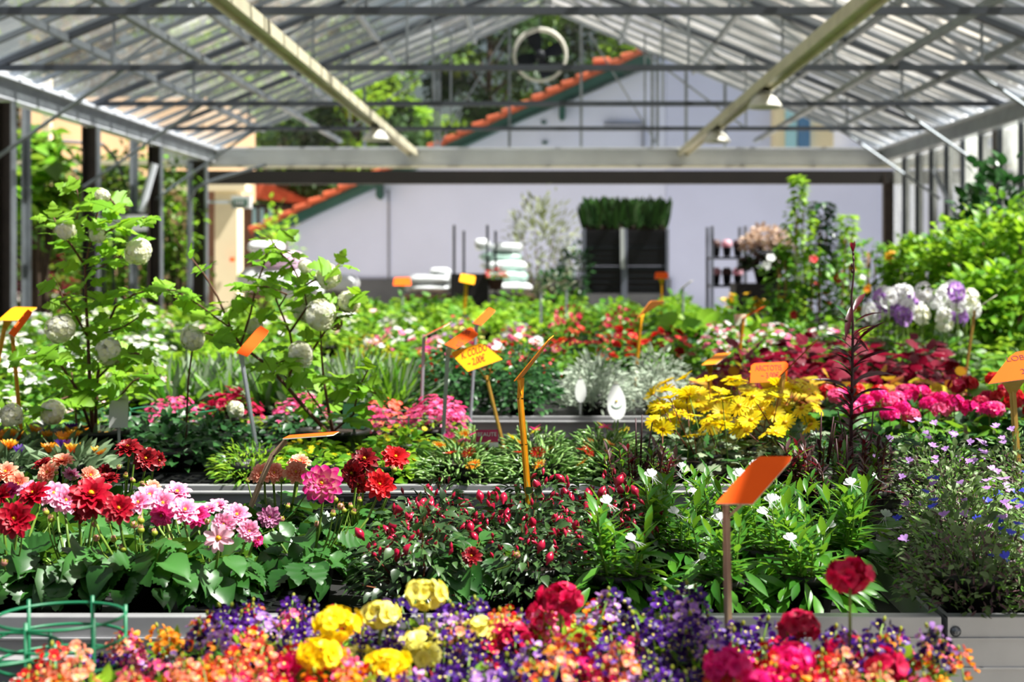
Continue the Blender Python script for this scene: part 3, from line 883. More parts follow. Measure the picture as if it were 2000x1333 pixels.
def scatter(mb, tpl, n, R, z0, z1, sc=(.85, 1.15), tilt=.5, sq=1.0, stem=None, face=None, rmin=0.0, lift=(0, 0.02)):
    """n flower templates on the top of a dome"""
    th = np.array([U(0, 2 * math.pi) for _ in range(n)]); rho = np.sqrt(np.array([U(rmin, 1) for _ in range(n)]))
    hh = z0 + (z1 - z0) * np.sqrt(np.clip(1 - (rho * .9) ** 2, .05, 1)) + np.array([U(*lift) for _ in range(n)])
    P_ = np.stack([R * rho * np.cos(th), R * rho * np.sin(th) * sq, hh], 1)
    z = norm(np.stack([np.cos(th) * rho * tilt, np.sin(th) * rho * tilt, np.ones(n)], 1) + np.array([[U(-.3, .3) * tilt * 2, U(-.3, .3) * tilt * 2, 0] for _ in range(n)]) + (np.array(face) if face is not None else 0))
    ref = np.array([(U(-1, 1), U(-1, 1), .1) for _ in range(n)])
    y = norm(np.cross(z, ref)); x = np.cross(y, z)
    s = np.array([U(*sc) for _ in range(n)])[:, None, None]
    mb.add(tpl, np.stack([x, y, z], 2) * s, P_)
    if stem:
        mat, rad, zb = stem
        for p in P_: mb.tube([(p[0] * .5, p[1] * .5, zb), (p[0] * .8, p[1] * .8, (zb + p[2]) * .55), tuple(p)], rad, mat, 4, cap=False)
    return P_

# templates in use
DAHJ = [(.03, 0), (.20, .04), (.17, .10), (.33, .15), (.28, .22), (.42, .30), (.34, .37), (.42, .46), (.31, .52), (.36, .62), (.22, .68), (.25, .77), (.12, .84), (.1, .92), (0, 1)]
T_dahl = [lobed_tpl(M['l_dahlia'], DAHJ, .3, 3), lobed_tpl(M['l_dahlia'], DAHJ, -.1, 9), lobed_tpl(M['l_dahlia'], DAHL, .4, 5), leaf_tpl(M['l_dahlia'], BROAD, .45, .5, .05)]
T_mid = [leaf_tpl(M['l_mid'], OVATE, .3, .3), leaf_tpl(M['l_mid'], OVATE, .2, .1)]
T_bright = [leaf_tpl(M['l_bright'], OVATE, .3, .3), leaf_tpl(M['l_bright'], BROAD, .2, .2)]
T_dark = [leaf_tpl(M['l_dark'], OVATE, .3, .3), leaf_tpl(M['l_dark'], OVATE, .2, .1)]
T_fuch = [leaf_tpl(M['l_fuchsia'], OVATE, .3, .4), leaf_tpl(M['l_fuchsia'], LANCE, .3, .3)]
T_silver = [leaf_tpl(M['l_silver'], LANCE, .2, .1)]
T_vib = [lobed_tpl(M['l_viburnum'], MAPLE, .15, s) for s in (1, 2, 3)]
T_gaz = [leaf_tpl(M['l_gazania'], LANCE, .35, .15), leaf_tpl(M['l_gazania'], LANCE, .2, -.1)]
T_lob = [leaf_tpl(M['l_lobelia'], LANCE, .2, .2), leaf_tpl(M['l_mid'], LANCE, .2, .1), leaf_tpl(M['l_lobelia'], OVATE, .2, .2)]
T_succ = [finger_tpl(M['l_delosperma']), finger_tpl(M['l_delosperma'], .14)]
T_lance = [leaf_tpl(M['l_lance'], LANCE, .35, .25), leaf_tpl(M['l_lance'], LANCE, .25, .05)]
T_grey = [lobed_tpl(M['l_grey'], OAK, .15, 2)]
T_oste = [lobed_tpl(M['l_dark'], OAK, .15, 5), lobed_tpl(M['l_grey'], OAK, .15, 6)]
T_ger = [lobed_tpl(M['l_mid'], GERAN, .2, 4), lobed_tpl(M['l_dark'], GERAN, .2, 7)]
T_burg = [lobed_tpl(M['l_burgundy'], COLE, .2, 1), lobed_tpl(M['l_burgundy'], COLE, .1, 2)]
T_cole = [lobed_tpl(M['l_coleus'], COLE, .2, 1), lobed_tpl(M['l_yellow'], COLE, .1, 2)]
T_dred = [leaf_tpl(M['l_darkred'], LANCE, .3, .25), leaf_tpl(M['l_brown'], LANCE, .3, .1)]
T_small = [leaf_tpl(M['l_mid'], SMALL, .3, .2), leaf_tpl(M['l_bright'], SMALL, .3, .2)]

# ---------------------------------------------------------------- species (prototypes: lists of parts)
PROTO = {}
def variants(name, fn, n):
    PROTO[name] = [fn(i) for i in range(n)]

def g_dahlia_body(i, R=.085, H=.135, mat='pot_black'):
    b = MB(); dome(b, T_dahl, 84, R, .06, H, (.036, .066), up=.25, droop=.75, inner=.2, jit=.45, stem=(14, M['stem'], .0028))
    return [P('pot', pot(mat, .056, .088)), P('foliage', b)]
variants('dahlia', lambda i: g_dahlia_body(i, U(.08, .092), U(.125, .15), 'pot_brown' if i == 2 else 'pot_black'), 4)

DB = {}
for key, mt, full in (('pink', 'p_pink', 1), ('deep', 'p_pinkdeep', 1), ('pinkwhite', 'p_pinkwhite', 1), ('pale', 'p_palepink', .5), ('crimson', 'p_crimson', 1), ('darkred', 'p_darkred', 1), ('red', 'p_red', .9), ('salmon', 'p_salmon', 1), ('striped', 'p_striped', 1)):
    a, c, s = dahlia(mt, 1.0, full); DB[key] = (a.mesh('flower'), c.mesh('flower_center'), s.mesh('sepals'))
b = MB(); blob(b, (0, 0, 0), 1, .95, M['p_budgreen'], 10, 6); ring(b, leaf_tpl(M['p_budpink'], SMALL, .2, -.6), 6, 1.35, 1.1, base=.6, z=.0); DBUD = b.mesh('bud')
b = MB(); blob(b, (0, 0, 0), 1, 1.0, M['p_budpink'], 10, 6); ring(b, leaf_tpl(M['p_budgreen'], SMALL, .2, -.6), 6, 1.4, .9, base=.75, z=-.4); DBUD2 = b.mesh('bud')

def g_fuchsia(i):
    f = MB(); dome(f, T_fuch, 680, .108, .03, U(.155, .18), (.013, .026), up=.6, droop=.35, jit=.5, inner=.15, stem=(26, M['stem_red'], .0018))
    bud = MB(); bud.lathe([(.0003, -.006), (.002, -.004), (.0028, 0), (.0068, .005), (.0074, .010), (.005, .016), (.0005, .021)], M['p_fuchsiabud'], 7)
    small = MB(); small.lathe([(.0003, -.004), (.0030, .002), (.0034, .006), (.0004, .012)], M['p_fuchsiabud'], 6)
    parts = [P('pot', pot('pot_black', .05, .085)), P('foliage', f)]
    bm, sm = bud.mesh('bud'), small.mesh('bud')
    for j in range(52):
        th, rho = U(0, 6.28), math.sqrt(U(0, 1))
        z = .05 + .125 * math.sqrt(1 - (rho * .85) ** 2) * U(.5, 1.06)
        parts.append(P('flower_bud', bm if j % 6 == 0 else sm, (.1 * rho * math.cos(th), .1 * rho * math.sin(th), z), (U(-1, 1) * .9, U(-1, 1) * .9, 0)))
    return parts
variants('fuchsia', g_fuchsia, 3)

def g_upright(i, tpl, ns, H, R, nl, size, stemmat='stem', tilt=.35, z0=.05, whorl=1):
    f = MB()
    for s in range(ns):
        a = U(0, 6.28); rr = R * math.sqrt(U(0, 1)); h = H * U(.72, 1.05)
        lean = np.array((math.cos(a), math.sin(a), 0)) * rr
        p0 = np.array((lean[0] * .4, lean[1] * .4, z0)); p1 = np.array((lean[0], lean[1], h))
        pts = [p0, p0 * .5 + p1 * .5 + lean * .1, p1]
        f.tube(pts, [.0026, .002, .0014], M[stemmat], 5, cap=False)
        k = nl; tt = np.linspace(.15, 1.0, k)
        ph = np.array([j * 2.4 + s for j in range(k)])
        el = .25 + .75 * tt ** 2
        d = np.stack([np.cos(ph) * np.cos(el), np.sin(ph) * np.cos(el), np.sin(el)], 1) + np.array([[U(-.2, .2) for _ in range(3)] for _ in range(k)])
        Pp = p0[None] * (1 - tt[:, None]) + p1[None] * tt[:, None]
        S = np.array([U(*size) for _ in range(k)]) * (1.05 - .35 * tt)
        f.add(tpl[s % len(tpl)], frames(d, [(0, 0, 1)], S, S), Pp)
    return f
def g_gaura(i):
    f = g_upright(i, T_lance, 9, .19, .075, 14, (.045, .075))
    dome(f, T_lance, 80, .095, .045, .13, (.05, .08), up=.2, droop=.7, inner=.1)
    parts = [P('pot', pot('pot_black', .052, .085)), P('foliage', f)]
    fl = MB(); p = petal_tpl(M['p_white'], .24, .2, .05, .8)
    for a in (-.9, -.25, .35, 1.0): fl.add(p, frames([(math.sin(a), .3, math.cos(a))], [(0, -1, .2)], .015, .015), [(0, 0, 0)])
    for a in (-.5, 0, .5): fl.tube([(0, 0, 0), (.010 * math.sin(a), -.012, -.008), (.02 * math.sin(a), -.018, -.014)], .0005, M['p_white'], 3)
    fm = fl.mesh('flower')
    for j in range(2):
        a = U(3.6, 5.9); parts.append(P('flower', fm, (.08 * math.cos(a), .08 * math.sin(a), U(.1, .22)), (U(-.4, .4), U(-.5, .5), U(-.8, .8))))
    return parts
variants('gaura', g_gaura, 3)

def g_darkred(i):
    f = g_upright(i, T_dred + [T_lance[0]], 18, .20, .09, 20, (.03, .055), 'stem_red')
    tip = MB()
    for j in range(3):
        a, rr = U(0, 6.28), U(.01, .07); tip.tube([(rr * math.cos(a) * .6, rr * math.sin(a) * .6, .15), (rr * math.cos(a), rr * math.sin(a), U(.22, .28))], [.003, .0015], M['stem_dark_red'], 5)
    return [P('pot', pot('pot_black', .052, .085)), P('foliage', f), P('flower_spikes', tip)]
variants('darkred', g_darkred, 2)

def g_lobelia(i, mats, nf, H=.19):
    f = MB(); dome(f, [leaf_tpl(M['l_brown'], LANCE, .2, .2)], 600, .116, .03, H * .8, (.010, .018), up=.5, jit=1.0); dome(f, T_lob, 950, .115, .03, H, (.010, .019), up=1.1, jit=.9, inner=.15, droop=.1, stem=(70, M['l_lobelia'], .0011))
    parts = [P('pot', pot('pot_black', .055, .085)), P('foliage', f)]
    for mt in mats:
        fl = MB(); p = petal_tpl(M[mt], .24, .15, .08, .75)
        for a in (-.75, 0, .75): fl.add(p, frames([(math.sin(a), math.cos(a), .2)], [(0, 0, 1)], .012, .012), [(0, 0, 0)])
        for a in (2.7, 3.6): fl.add(p, frames([(math.sin(a), math.cos(a), .5)], [(0, 0, 1)], .007, .004), [(0, 0, 0)])
        blob(fl, (0, 0, .0005), .0014, .001, M['p_white'], 5, 2)
        m = fl.mesh('flower')
        for j in range(nf // len(mats)):
            th, rho = U(2.9, 6.6), math.sqrt(U(.1, 1)); z = .05 + (H - .04) * math.sqrt(1 - (rho * .85) ** 2) * U(.75, 1.1)
            parts.append(P('flower', m, (.118 * rho * math.cos(th), .118 * rho * math.sin(th), z), (U(.1, 1.1), U(-.4, .4), U(-.6, .6))))
    return parts
variants('lobelia_blue', lambda i: g_lobelia(i, ['p_blue', 'p_lilac'] if i else ['p_blue'], 9), 3)
variants('lobelia_lilac', lambda i: g_lobelia(i, ['p_lilac'], 16), 2)

def flowers_each(parts, mesh, n, R, z0, z1, name='flower', tilt=.5, z_j=.01, th=(0, 6.28), stem=None, rmin=0.0, face=0.0, sc=(1, 1)):
    for j in range(n):
        a, rho = U(*th), math.sqrt(U(rmin, 1)); z = z0 + (z1 - z0) * math.sqrt(max(.05, 1 - (rho * .88) ** 2)) + U(-z_j, z_j)
        x, y = R * rho * math.cos(a), R * rho * math.sin(a)
        rot = (face + U(-tilt, tilt) - .4 * rho * math.sin(a) * -1, U(-tilt, tilt), 0)
        parts.append(P(name, mesh, (x, y, z), rot))
        if stem is not None: stem.append((x, y, z))
    return parts

def g_gazania(i):
    f = MB(); dome(f, T_gaz, 150, .10, .045, .12, (.045, .075), up=.9, jit=.45, inner=.1, droop=0)
    parts = [P('pot', pot('pot_black', .05, .085)), P('foliage', f)]
    m = []
    for mt in ('p_orange', 'p_orange_stripe', 'p_orange', 'p_purple'):
        q = MB(); ring(q, petal_tpl(M[mt], .13, .3, .1, .7), 14, .034, .95, base=.004); blob(q, (0, 0, .003), .007, .004, M['l_brown'], 7, 3); q.tube([(0, 0, 0), (0, .004, -.05)], .0016, M['stem'], 4); m.append(q.mesh('flower'))
    for j in range(5): flowers_each(parts, m[(j + i) % 3 if j < 4 else 3], 1, .09, .07, .125, z_j=.012, tilt=.3, sc=(1, 1))
    return parts
variants('gazania', g_gazania, 3)

def g_simple(name, tpls, n, R, z0, z1, size, up=.4, droop=.2, jit=.45, inner=.15, fl=None, nf=0, fl_R=None, fl_z=None, potm='pot_black', stem=None, potR=.052, width=1.0, each=False, partname='flowers', lift=(0, .02), tilt=.5, flface=None, square=False, fstem=None):
    f = MB(); dome(f, tpls, n, R, z0, z1, size, up=up, droop=droop, jit=jit, inner=inner, stem=stem, width=width)
    parts = [P('pot', pot(potm, potR, .085, square=square)), P('foliage', f)]
    if fl:
        fls = fl if isinstance(fl, list) else [fl]
        if each:
            for t in fls:
                m = t.mesh('flower')
                flowers_each(parts, m, nf // len(fls), fl_R or R, z0, fl_z or z1, tilt=tilt, face=(flface or 0))
        else:
            q = MB()
            for t in fls: scatter(q, t, max(1, nf // len(fls)), fl_R or R, z0, fl_z or z1, lift=lift, tilt=tilt, stem=fstem)
            parts.append(P(partname, q))
    return parts

variants('darkgreen', lambda i: g_simple('', T_dark, 260, .12, .04, .15, (.022, .038), up=.5), 2)
variants('fineleaf', lambda i: g_simple('', [leaf_tpl(M['l_bright'], LANCE, .3, .2), leaf_tpl(M['l_mid'], LANCE, .3, .2)], 330, .10, .04, .135, (.016, .03), up=.9, jit=.6, stem=(30, M['stem'], .0012)), 2)
variants('sanvitalia', lambda i: g_simple('', [leaf_tpl(M['l_mid'], OVATE, .3, .2), leaf_tpl(M['l_bright'], OVATE, .3, .2)], 230, .11, .04, .125, (.02, .036), up=.35, fl=daisy('p_yellow', .009, 10, .15), nf=9, each=True, tilt=.5), 3)
def g_delo(i, cols):
    return g_simple('', T_succ, 420, .11, .035, .13, (.022, .036), up=.9, jit=.6, stem=(20, M['l_delosperma'], .0018),
                    fl=[daisy(c, .019, 22, .25, w=.07) for c in cols], nf=2 * len(cols), each=True, tilt=.6, square=True, potR=.05)
variants('delosperma', lambda i: g_delo(i, (['p_orange_stripe', 'p_red'], ['p_orange_stripe', 'p_magenta'], ['p_magenta', 'p_yellow'], ['p_orange_stripe'])[i]), 4)

def g_osteo(i):
    f = MB(); dome(f, T_oste, 130, .13, .045, .165, (.04, .06), up=.5, droop=.25, jit=.4)
    parts = [P('pot', pot('pot_black', .055, .085)), P('foliage', f)]
    ms = []
    for e in (.05, .3, -.25):
        q = MB(); ring(q, petal_tpl(M['p_yellow'], .15, .2, .08, .85), 16, .030, e, base=.005); blob(q, (0, 0, .002), .009, .004, M['p_center'], 9, 3); ms.append(q)
    msm = [q_.mesh('flower') for q_ in ms]
    for j in range(16):
        a, rho = U(0, 6.28), math.sqrt(U(0, 1)); x, y = .13 * rho * math.cos(a), .13 * rho * math.sin(a); z = U(.175, .275) if j < 13 else U(.15, .2)
        s = MB(); s.tube([(-x * .3, -y * .3, -z + .1), (-x * .1, -y * .1, -.06), (0, 0, -.002)], [.0018, .0016, .0014], M['stem_red' if j % 2 else 'stem'], 5)
        me = P('stem', s, (0, 0, 0))
        parts.append(('flower', msm[j % 3], (x, y, z), (U(-.1, .9), U(-.5, .5), 0), None, [me]))
    return parts
variants('osteospermum', g_osteo, 3)

def g_geranium(i):
    f = MB(); dome(f, T_ger, 80, .12, .05, .15, (.045, .07), up=.45, droop=.2, jit=.3)
    parts = [P('pot', pot('pot_brown', .055, .085)), P('foliage', f)]
    for j in range(5):
        mt = (('p_red', 'p_magentared'), ('p_hotpink', 'p_magenta'), ('p_red', 'p_red'), ('p_magenta', 'p_hotpink'), ('p_magentared', 'p_hotpink'))[i][j % 2]
        q = ball(floret(mt, .014, 5, None, .42, .3), .024, 24, .0 - .35, .45, .7); q.tube([(0, 0, -.09), (0, 0, 0)], .002, M['stem'], 4)
        a, rho = U(0, 6.28), math.sqrt(U(0, 1)); parts.append(P('flower_head', q, (.1 * rho * math.cos(a), .1 * rho * math.sin(a), U(.165, .2))))
    return parts
variants('geranium', g_geranium, 5)

variants('coleus', lambda i: g_simple('', (T_burg, T_burg, T_cole, T_burg + T_cole)[i], 90, .15, .05, (.31, .28, .19, .26)[i], (.05, .085), up=.35, droop=.35), 4)
PROTO['coleus_yellow'] = [PROTO['coleus'][2]]; PROTO['coleus'] = [PROTO['coleus'][k] for k in (0, 1, 3)]
variants('silver', lambda i: g_simple('', T_silver, 520, .14, .05, .25, (.02, .045), up=1.0, jit=.8, stem=(40, M['l_silver'], .0018)), 2)
variants('cuphea', lambda i: g_simple('', T_dark, 420, .15, .04, .30, (.02, .04), up=.4, fl=floret('p_red', .007, 5, None), nf=26, each=True, tilt=1.2), 2)
variants('diascia', lambda i: g_simple('', T_small, 200, .11, .04, .12, (.015, .026), up=.6, fl=floret((('p_coral', 'p_hotpink', 'p_palepink', 'p_magentared')[i]), .011, 5, None, .4), nf=110, fl_z=.165, lift=(-.03, .02), tilt=.9), 4)
variants('lavender', lambda i: g_simple('', [leaf_tpl(M['l_grey'], STRAP, .2, .1), leaf_tpl(M['l_mid'], STRAP, .2, .1)], 300, .13, .05, .16, (.08, .15), up=2.2, jit=.5, inner=0), 2)
variants('strap', lambda i: g_simple('', [leaf_tpl(M['l_grey'], STRAP, .3, .25), leaf_tpl(M['l_mid'], STRAP, .3, .1)], 120, .09, .045, .08, (.12, .21), up=2.4, jit=.35, inner=0, width=1.3), 2)
variants('euphorbia', lambda i: g_simple('', [leaf_tpl(M['l_yellow'], SMALL, .2, .1), leaf_tpl(M['l_bright'], SMALL, .2, .1)], 360, .18, .05, .27, (.018, .035), up=.8, jit=.8), 1)

# white / pale flowered pots and other bedding in the middle distance
def g_bed(tp, cols, H=.22, R=.16, n=150, size=(.035, .06), nf=22, fr=.02, nm='flowers', eye='p_paleyellow', lift=(-.03, .03)):
    return g_simple('', tp, n, R, .05, H, size, up=.5, jit=.5, fl=[floret(c, fr, 5, eye, .45) for c in cols] if cols else None, nf=nf, fl_z=H + .02, lift=lift, tilt=.7, partname=nm, potR=.06, each=nf <= 14)
variants('bed_white', lambda i: g_bed(T_bright if i else T_mid, ['p_white', 'p_cream', 'p_palepink'][:i + 2], nf=20), 2)
variants('bed_green', lambda i: g_bed((T_bright, T_mid, T_bright + T_mid)[i], None, (.2, .24, .27)[i]), 3)
variants('bed_pink', lambda i: g_bed(T_mid, (['p_hotpink', 'p_white'], ['p_magenta', 'p_palepink', 'p_red'])[i], fr=.028, nf=14), 2)
variants('bed_red', lambda i: g_bed(T_mid if i else T_dark, ['p_red', 'p_darkred'] if i else ['p_red'], fr=.026, nf=12), 2)
variants('bed_snap', lambda i: g_bed(T_mid, ['p_palepink', 'p_white', 'p_hotpink'][i:], fr=.018, nf=30, lift=(-.02, .06)), 2)
variants('bed_yellowred', lambda i: g_bed(T_bright, ['p_paleyellow', 'p_magentared', 'p_lilac'], fr=.016, nf=36), 1)
variants('hosta', lambda i: g_simple('', [leaf_tpl(M['l_bright'], BROAD, .35, .45), leaf_tpl(M['l_mid'], BROAD, .3, .3)], 46, .13, .05, .2, (.08, .14), up=.7, jit=.3, potR=.07), 2)
variants('salvia', lambda i: g_simple('', T_mid, 160, .16, .05, .24, (.03, .055), up=.6, fl=floret('p_magentared', .016, 4, None), nf=26, fl_z=.33, tilt=1.0, potR=.06, each=True), 2)
variants('tagetes', lambda i: g_simple('', T_mid, 170, .15, .05, .24, (.03, .05), up=.9, fl=daisy('p_center', .022, 16, .5), nf=8, fl_z=.27, potR=.06, each=True), 1)
def g_stock(i, cols):
    f = MB(); dome(f, [leaf_tpl(M['l_grey'], OVATE, .3, .3), leaf_tpl(M['l_mid'], OVATE, .3, .3)], 150, .14, .05, .26, (.05, .09), up=.6)
    parts = [P('pot', pot('pot_black', .065, .09)), P('foliage', f)]
    for j in range(8):
        a, rr = j * .8 + U(-.2, .2), U(.03, .15); h = U(.32, .52)
        q = ball(floret(cols[j % len(cols)], .026, 5, 'p_paleyellow', .4, .25, .15), .034, 15, -.8, .5, 1.3)
        q.tube([(0, 0, -.3), (0, 0, 0)], .003, M['stem'], 5)
        parts.append(P('flower_head', q, (rr * math.cos(a), rr * math.sin(a), h)))
    return parts
variants('stock', lambda i: g_stock(i, (['p_white'], ['p_lilac', 'p_white'], ['p_white', 'p_cream', 'p_lilac'])[i]), 3)

# foreground nemesia: racemes of two-lipped florets
def g_nemesia(i, cols, lips, n=13, H=.125):
    f = MB(); dome(f, T_small + T_lance[:1], 170, .10, .04, H - .01, (.018, .036), up=.8, jit=.5, inner=.1, stem=(26, M['stem'], .0014))
    parts = [P('pot', pot('pot_black', .052, .085)), P('foliage', f)]
    for v in range(n):
        k = v % len(cols)
        q = MB(); fl = tube_floret(cols[k], .0088, lips[k])
        m_ = 15 if v % 2 else 11
        z = np.linspace(-.012, .022, m_); a = np.arange(m_) * 2.4
        d = norm(np.stack([np.cos(a), np.sin(a), .25 + z * 12], 1)); rad = .017 * (1.1 - (z + .012) / .05)
        Pp = np.stack([np.cos(a) * rad, np.sin(a) * rad, z], 1)
        y = norm(np.array([(0, 0, 1.)] * m_) - d * d[:, 2:3]); x = np.cross(y, d)
        q.add(fl, np.stack([x, y, d], 2) * np.array([U(.8, 1.15) for _ in range(m_)])[:, None, None], Pp)
        blob(q, (0, 0, .026), .0026, .004, M['p_budgreen'], 5, 3); q.tube([(0, 0, -.06), (0, 0, .02)], .0012, M['stem'], 4)
        a_, rho = U(0, 6.28), math.sqrt(U(0, 1))
        parts.append(P('flower_cluster', q, (.105 * rho * math.cos(a_), .105 * rho * math.sin(a_), .05 + (H - .05) * math.sqrt(1 - (rho * .7) ** 2) + U(-.015, .012)), (U(-.3, .3), U(-.3, .3), U(0, 6))))
    return parts
NEM = {'orange': (['p_coral', 'p_salmon', 'p_red', 'p_orange_stripe', 'p_hotpink'], ['p_orange', None, None, 'p_orange', None]),
       'red': (['p_red', 'p_magentared', 'p_coral', 'p_hotpink'], ['p_orange', None, None, None]),
       'purple': (['p_purple', 'p_purple', 'p_purple', 'p_purple_dark', 'p_lilac', 'p_purple', 'p_purple_dark'], [None] * 7),
       'mixed': (['p_purple', 'p_coral', 'p_purple', 'p_magentared', 'p_salmon'], [None, 'p_orange', None, None, None]),
       'pinkred': (['p_magentared', 'p_magenta', 'p_coral', 'p_red'], [None, None, 'p_orange', None])}
for k, (c, l) in NEM.items():
    for v in range(2): PROTO.setdefault('nemesia_' + k, []).append(g_nemesia(v, c, l))

def g_snap(i, mt, R=.019, n=26, hs=.17):
    """tall snapdragon / stock heads above the nemesia"""
    f = MB(); dome(f, T_small, 90, .07, .04, .12, (.018, .034), up=.8, jit=.5, stem=(8, M['stem'], .0014))
    parts = [P('pot', pot('pot_black', .052, .085)), P('foliage', f)]
    for j in range(3):
        q = ball(floret(mt, .0125, 6, None, .38, .5), R, n, -.6, .6, .55, rj=.2); q.tube([(0, 0, -.1), (0, 0, 0)], .002, M['stem'], 5)
        a = j * 1.57 + U(-.3, .3); rr = 0 if j == 0 else U(.04, .08)
        parts.append(P('flower_head', q, (rr * math.cos(a), rr * math.sin(a), .0 + hs if j == 0 else U(.115, .14))))
    return parts
for k, mt in (('snap_yellow', 'p_paleyellow'), ('snap_crimson', 'p_magentared'), ('snap_magenta', 'p_magenta'), ('snap_gold', 'p_yellow')):
    PROTO[k] = [g_snap(0, mt)]
PROTO['snap_crimson_tall'] = [g_snap(0, 'p_magentared', hs=.225)]
# ---------------------------------------------------------------- potted plants on the benches
def rows_words(n): return {1: ['single'], 2: ['front', 'back'], 3: ['front', 'middle', 'back']}.get(n, [ORD[i + 1] + (' row' if 0 else '') for i in range(n)])
def bed(proto, name, cat, desc, where, rows, group, sc=(.92, 1.1), jit=.02, zb=ZB):
    rw = rows_words(len(rows))
    for ri, (d, px0, px1, pitch) in enumerate(rows):
        x0, x1 = xat(px0, d), xat(px1, d); n = max(1, int(round((x1 - x0) / pitch)))
        for i in range(n):
            x = x0 + (x1 - x0) * (i + .5) / n
            row = f', {rw[ri]} row' if len(rows) > 1 else ''
            pos = f', {ORD[i + 1]} from left' if n > 1 else ''
            pr = PROTO[proto]; v = pr[rnd.randrange(len(pr))]
            place(v, name, f'{desc} {where}{pos}{row}', cat, (x + U(-jit, jit), d + U(-jit, jit), zb), U(-.5, .5) if proto in ('lobelia_blue', 'lobelia_lilac', 'gaura') else U(0, 6.28), group, U(*sc))

# --- dahlias: plants at set places, every visible bloom put where it stands
DPL = []
def dplant(px, d, label):
    x = xat(px, d); v = PROTO['dahlia'][rnd.randrange(4)]
    t = place(v, 'potted_dahlia', label, 'potted plant', (x, d, ZB), U(0, 6.28), 'potted dahlias', U(.95, 1.08))
    DPL.append((x, d, t)); return t
for px, d, l in ((20, 2.79, 'potted dahlia with crimson blooms at the left edge, front row'),
                 (150, 2.80, 'potted dahlia with dark magenta blooms, second from left edge, front row'),
                 (285, 2.78, 'potted dahlia with big drooping leaves under two crimson blooms, front row'),
                 (412, 2.82, 'potted dahlia with pale pink single bloom beside the empty black trays'),
                 (-70, 2.95, 'potted dahlia partly outside the left edge, front row'),
                 (60, 3.08, 'potted dahlia with pink blooms behind the leftmost crimson one'),
                 (190, 3.10, 'potted dahlia behind the gap between dark magenta and crimson blooms'),
                 (325, 3.12, 'potted dahlia with light pink blooms behind the crimson pair'),
                 (445, 3.14, 'potted dahlia with small pink blooms left of the bent beige stake'),
                 (30, 3.5, 'potted dahlia with orange salmon blooms, back row at left edge'),
                 (125, 3.55, 'potted dahlia with salmon blooms, back row, second from left edge'),
                 (240, 3.6, 'potted dahlia with dark red blooms standing highest on the left, back row'),
                 (600, 2.92, 'potted dahlia with large pink and white bloom right of the black trays'),
                 (545, 3.25, 'potted dahlia with salmon blooms at foot of the bent beige stake'),
                 (690, 3.2, 'potted dahlia with dark red blooms beside the pink and white one'),
                 (905, 2.84, 'small potted dahlia with one dark red bloom among the fuchsias')):
    dplant(px, d, l)
def bloom(px, py, d, key, wpx, face=(0, -1, .35)):
    """face = direction the bloom looks at"""
    c = at(px, py, d); R = wpx / 2 * d / FPX * 1.05
    best = min(DPL, key=lambda q: (q[0] - c.x) ** 2 + 3 * (q[1] - c.y) ** 2)
    t = best[2]; s = t.scale[0]; rz = t.rotation_euler.z
    inv = Matrix.Rotation(-rz, 4, 'Z')
    loc = (inv @ (c - t.location)) / s
    fd = (inv.to_3x3() @ Vector(face)).normalized()
    q = fd.to_track_quat('Z', 'Y') @ Matrix.Rotation(U(0, 1), 3, 'Z').to_quaternion()
    pm, cm, sm = DB[key]
    o = link('flower', pm, t, loc, q.to_euler(), R / s)
    o['label'] = {'pink': 'pink bloom', 'deep': 'deep pink bloom', 'pinkwhite': 'pink bloom with pale centre', 'pale': 'pale pink single bloom with yellow centre', 'crimson': 'crimson bloom',
                  'darkred': 'dark red bloom', 'red': 'bright red bloom', 'salmon': 'salmon bloom', 'striped': 'striped pink bloom'}[key]
    link('flower_center', cm, o); link('sepals', sm, o)
    st = MB(); a = loc - fd * R * .1; e = Vector((loc.x * .35, loc.y * .35, .07))
    mid = a * .5 + e * .5 + Vector((loc.x, loc.y, 0)) * .15 - Vector((0, 0, .0)); mid.z = a.z * .55 + e.z * .45
    a2 = a - fd * R * .45
    st.tube([e, mid, a2 - Vector((0, 0, R * .2)), a], [.0028, .0026, .0022, .0024], M['stem'], 6)
    tag(link('flower_stem', st.mesh('flower_stem'), t))
FR, UPF, SD = (0, -1, .3), (0, -.35, 1), (.5, -.8, .35)
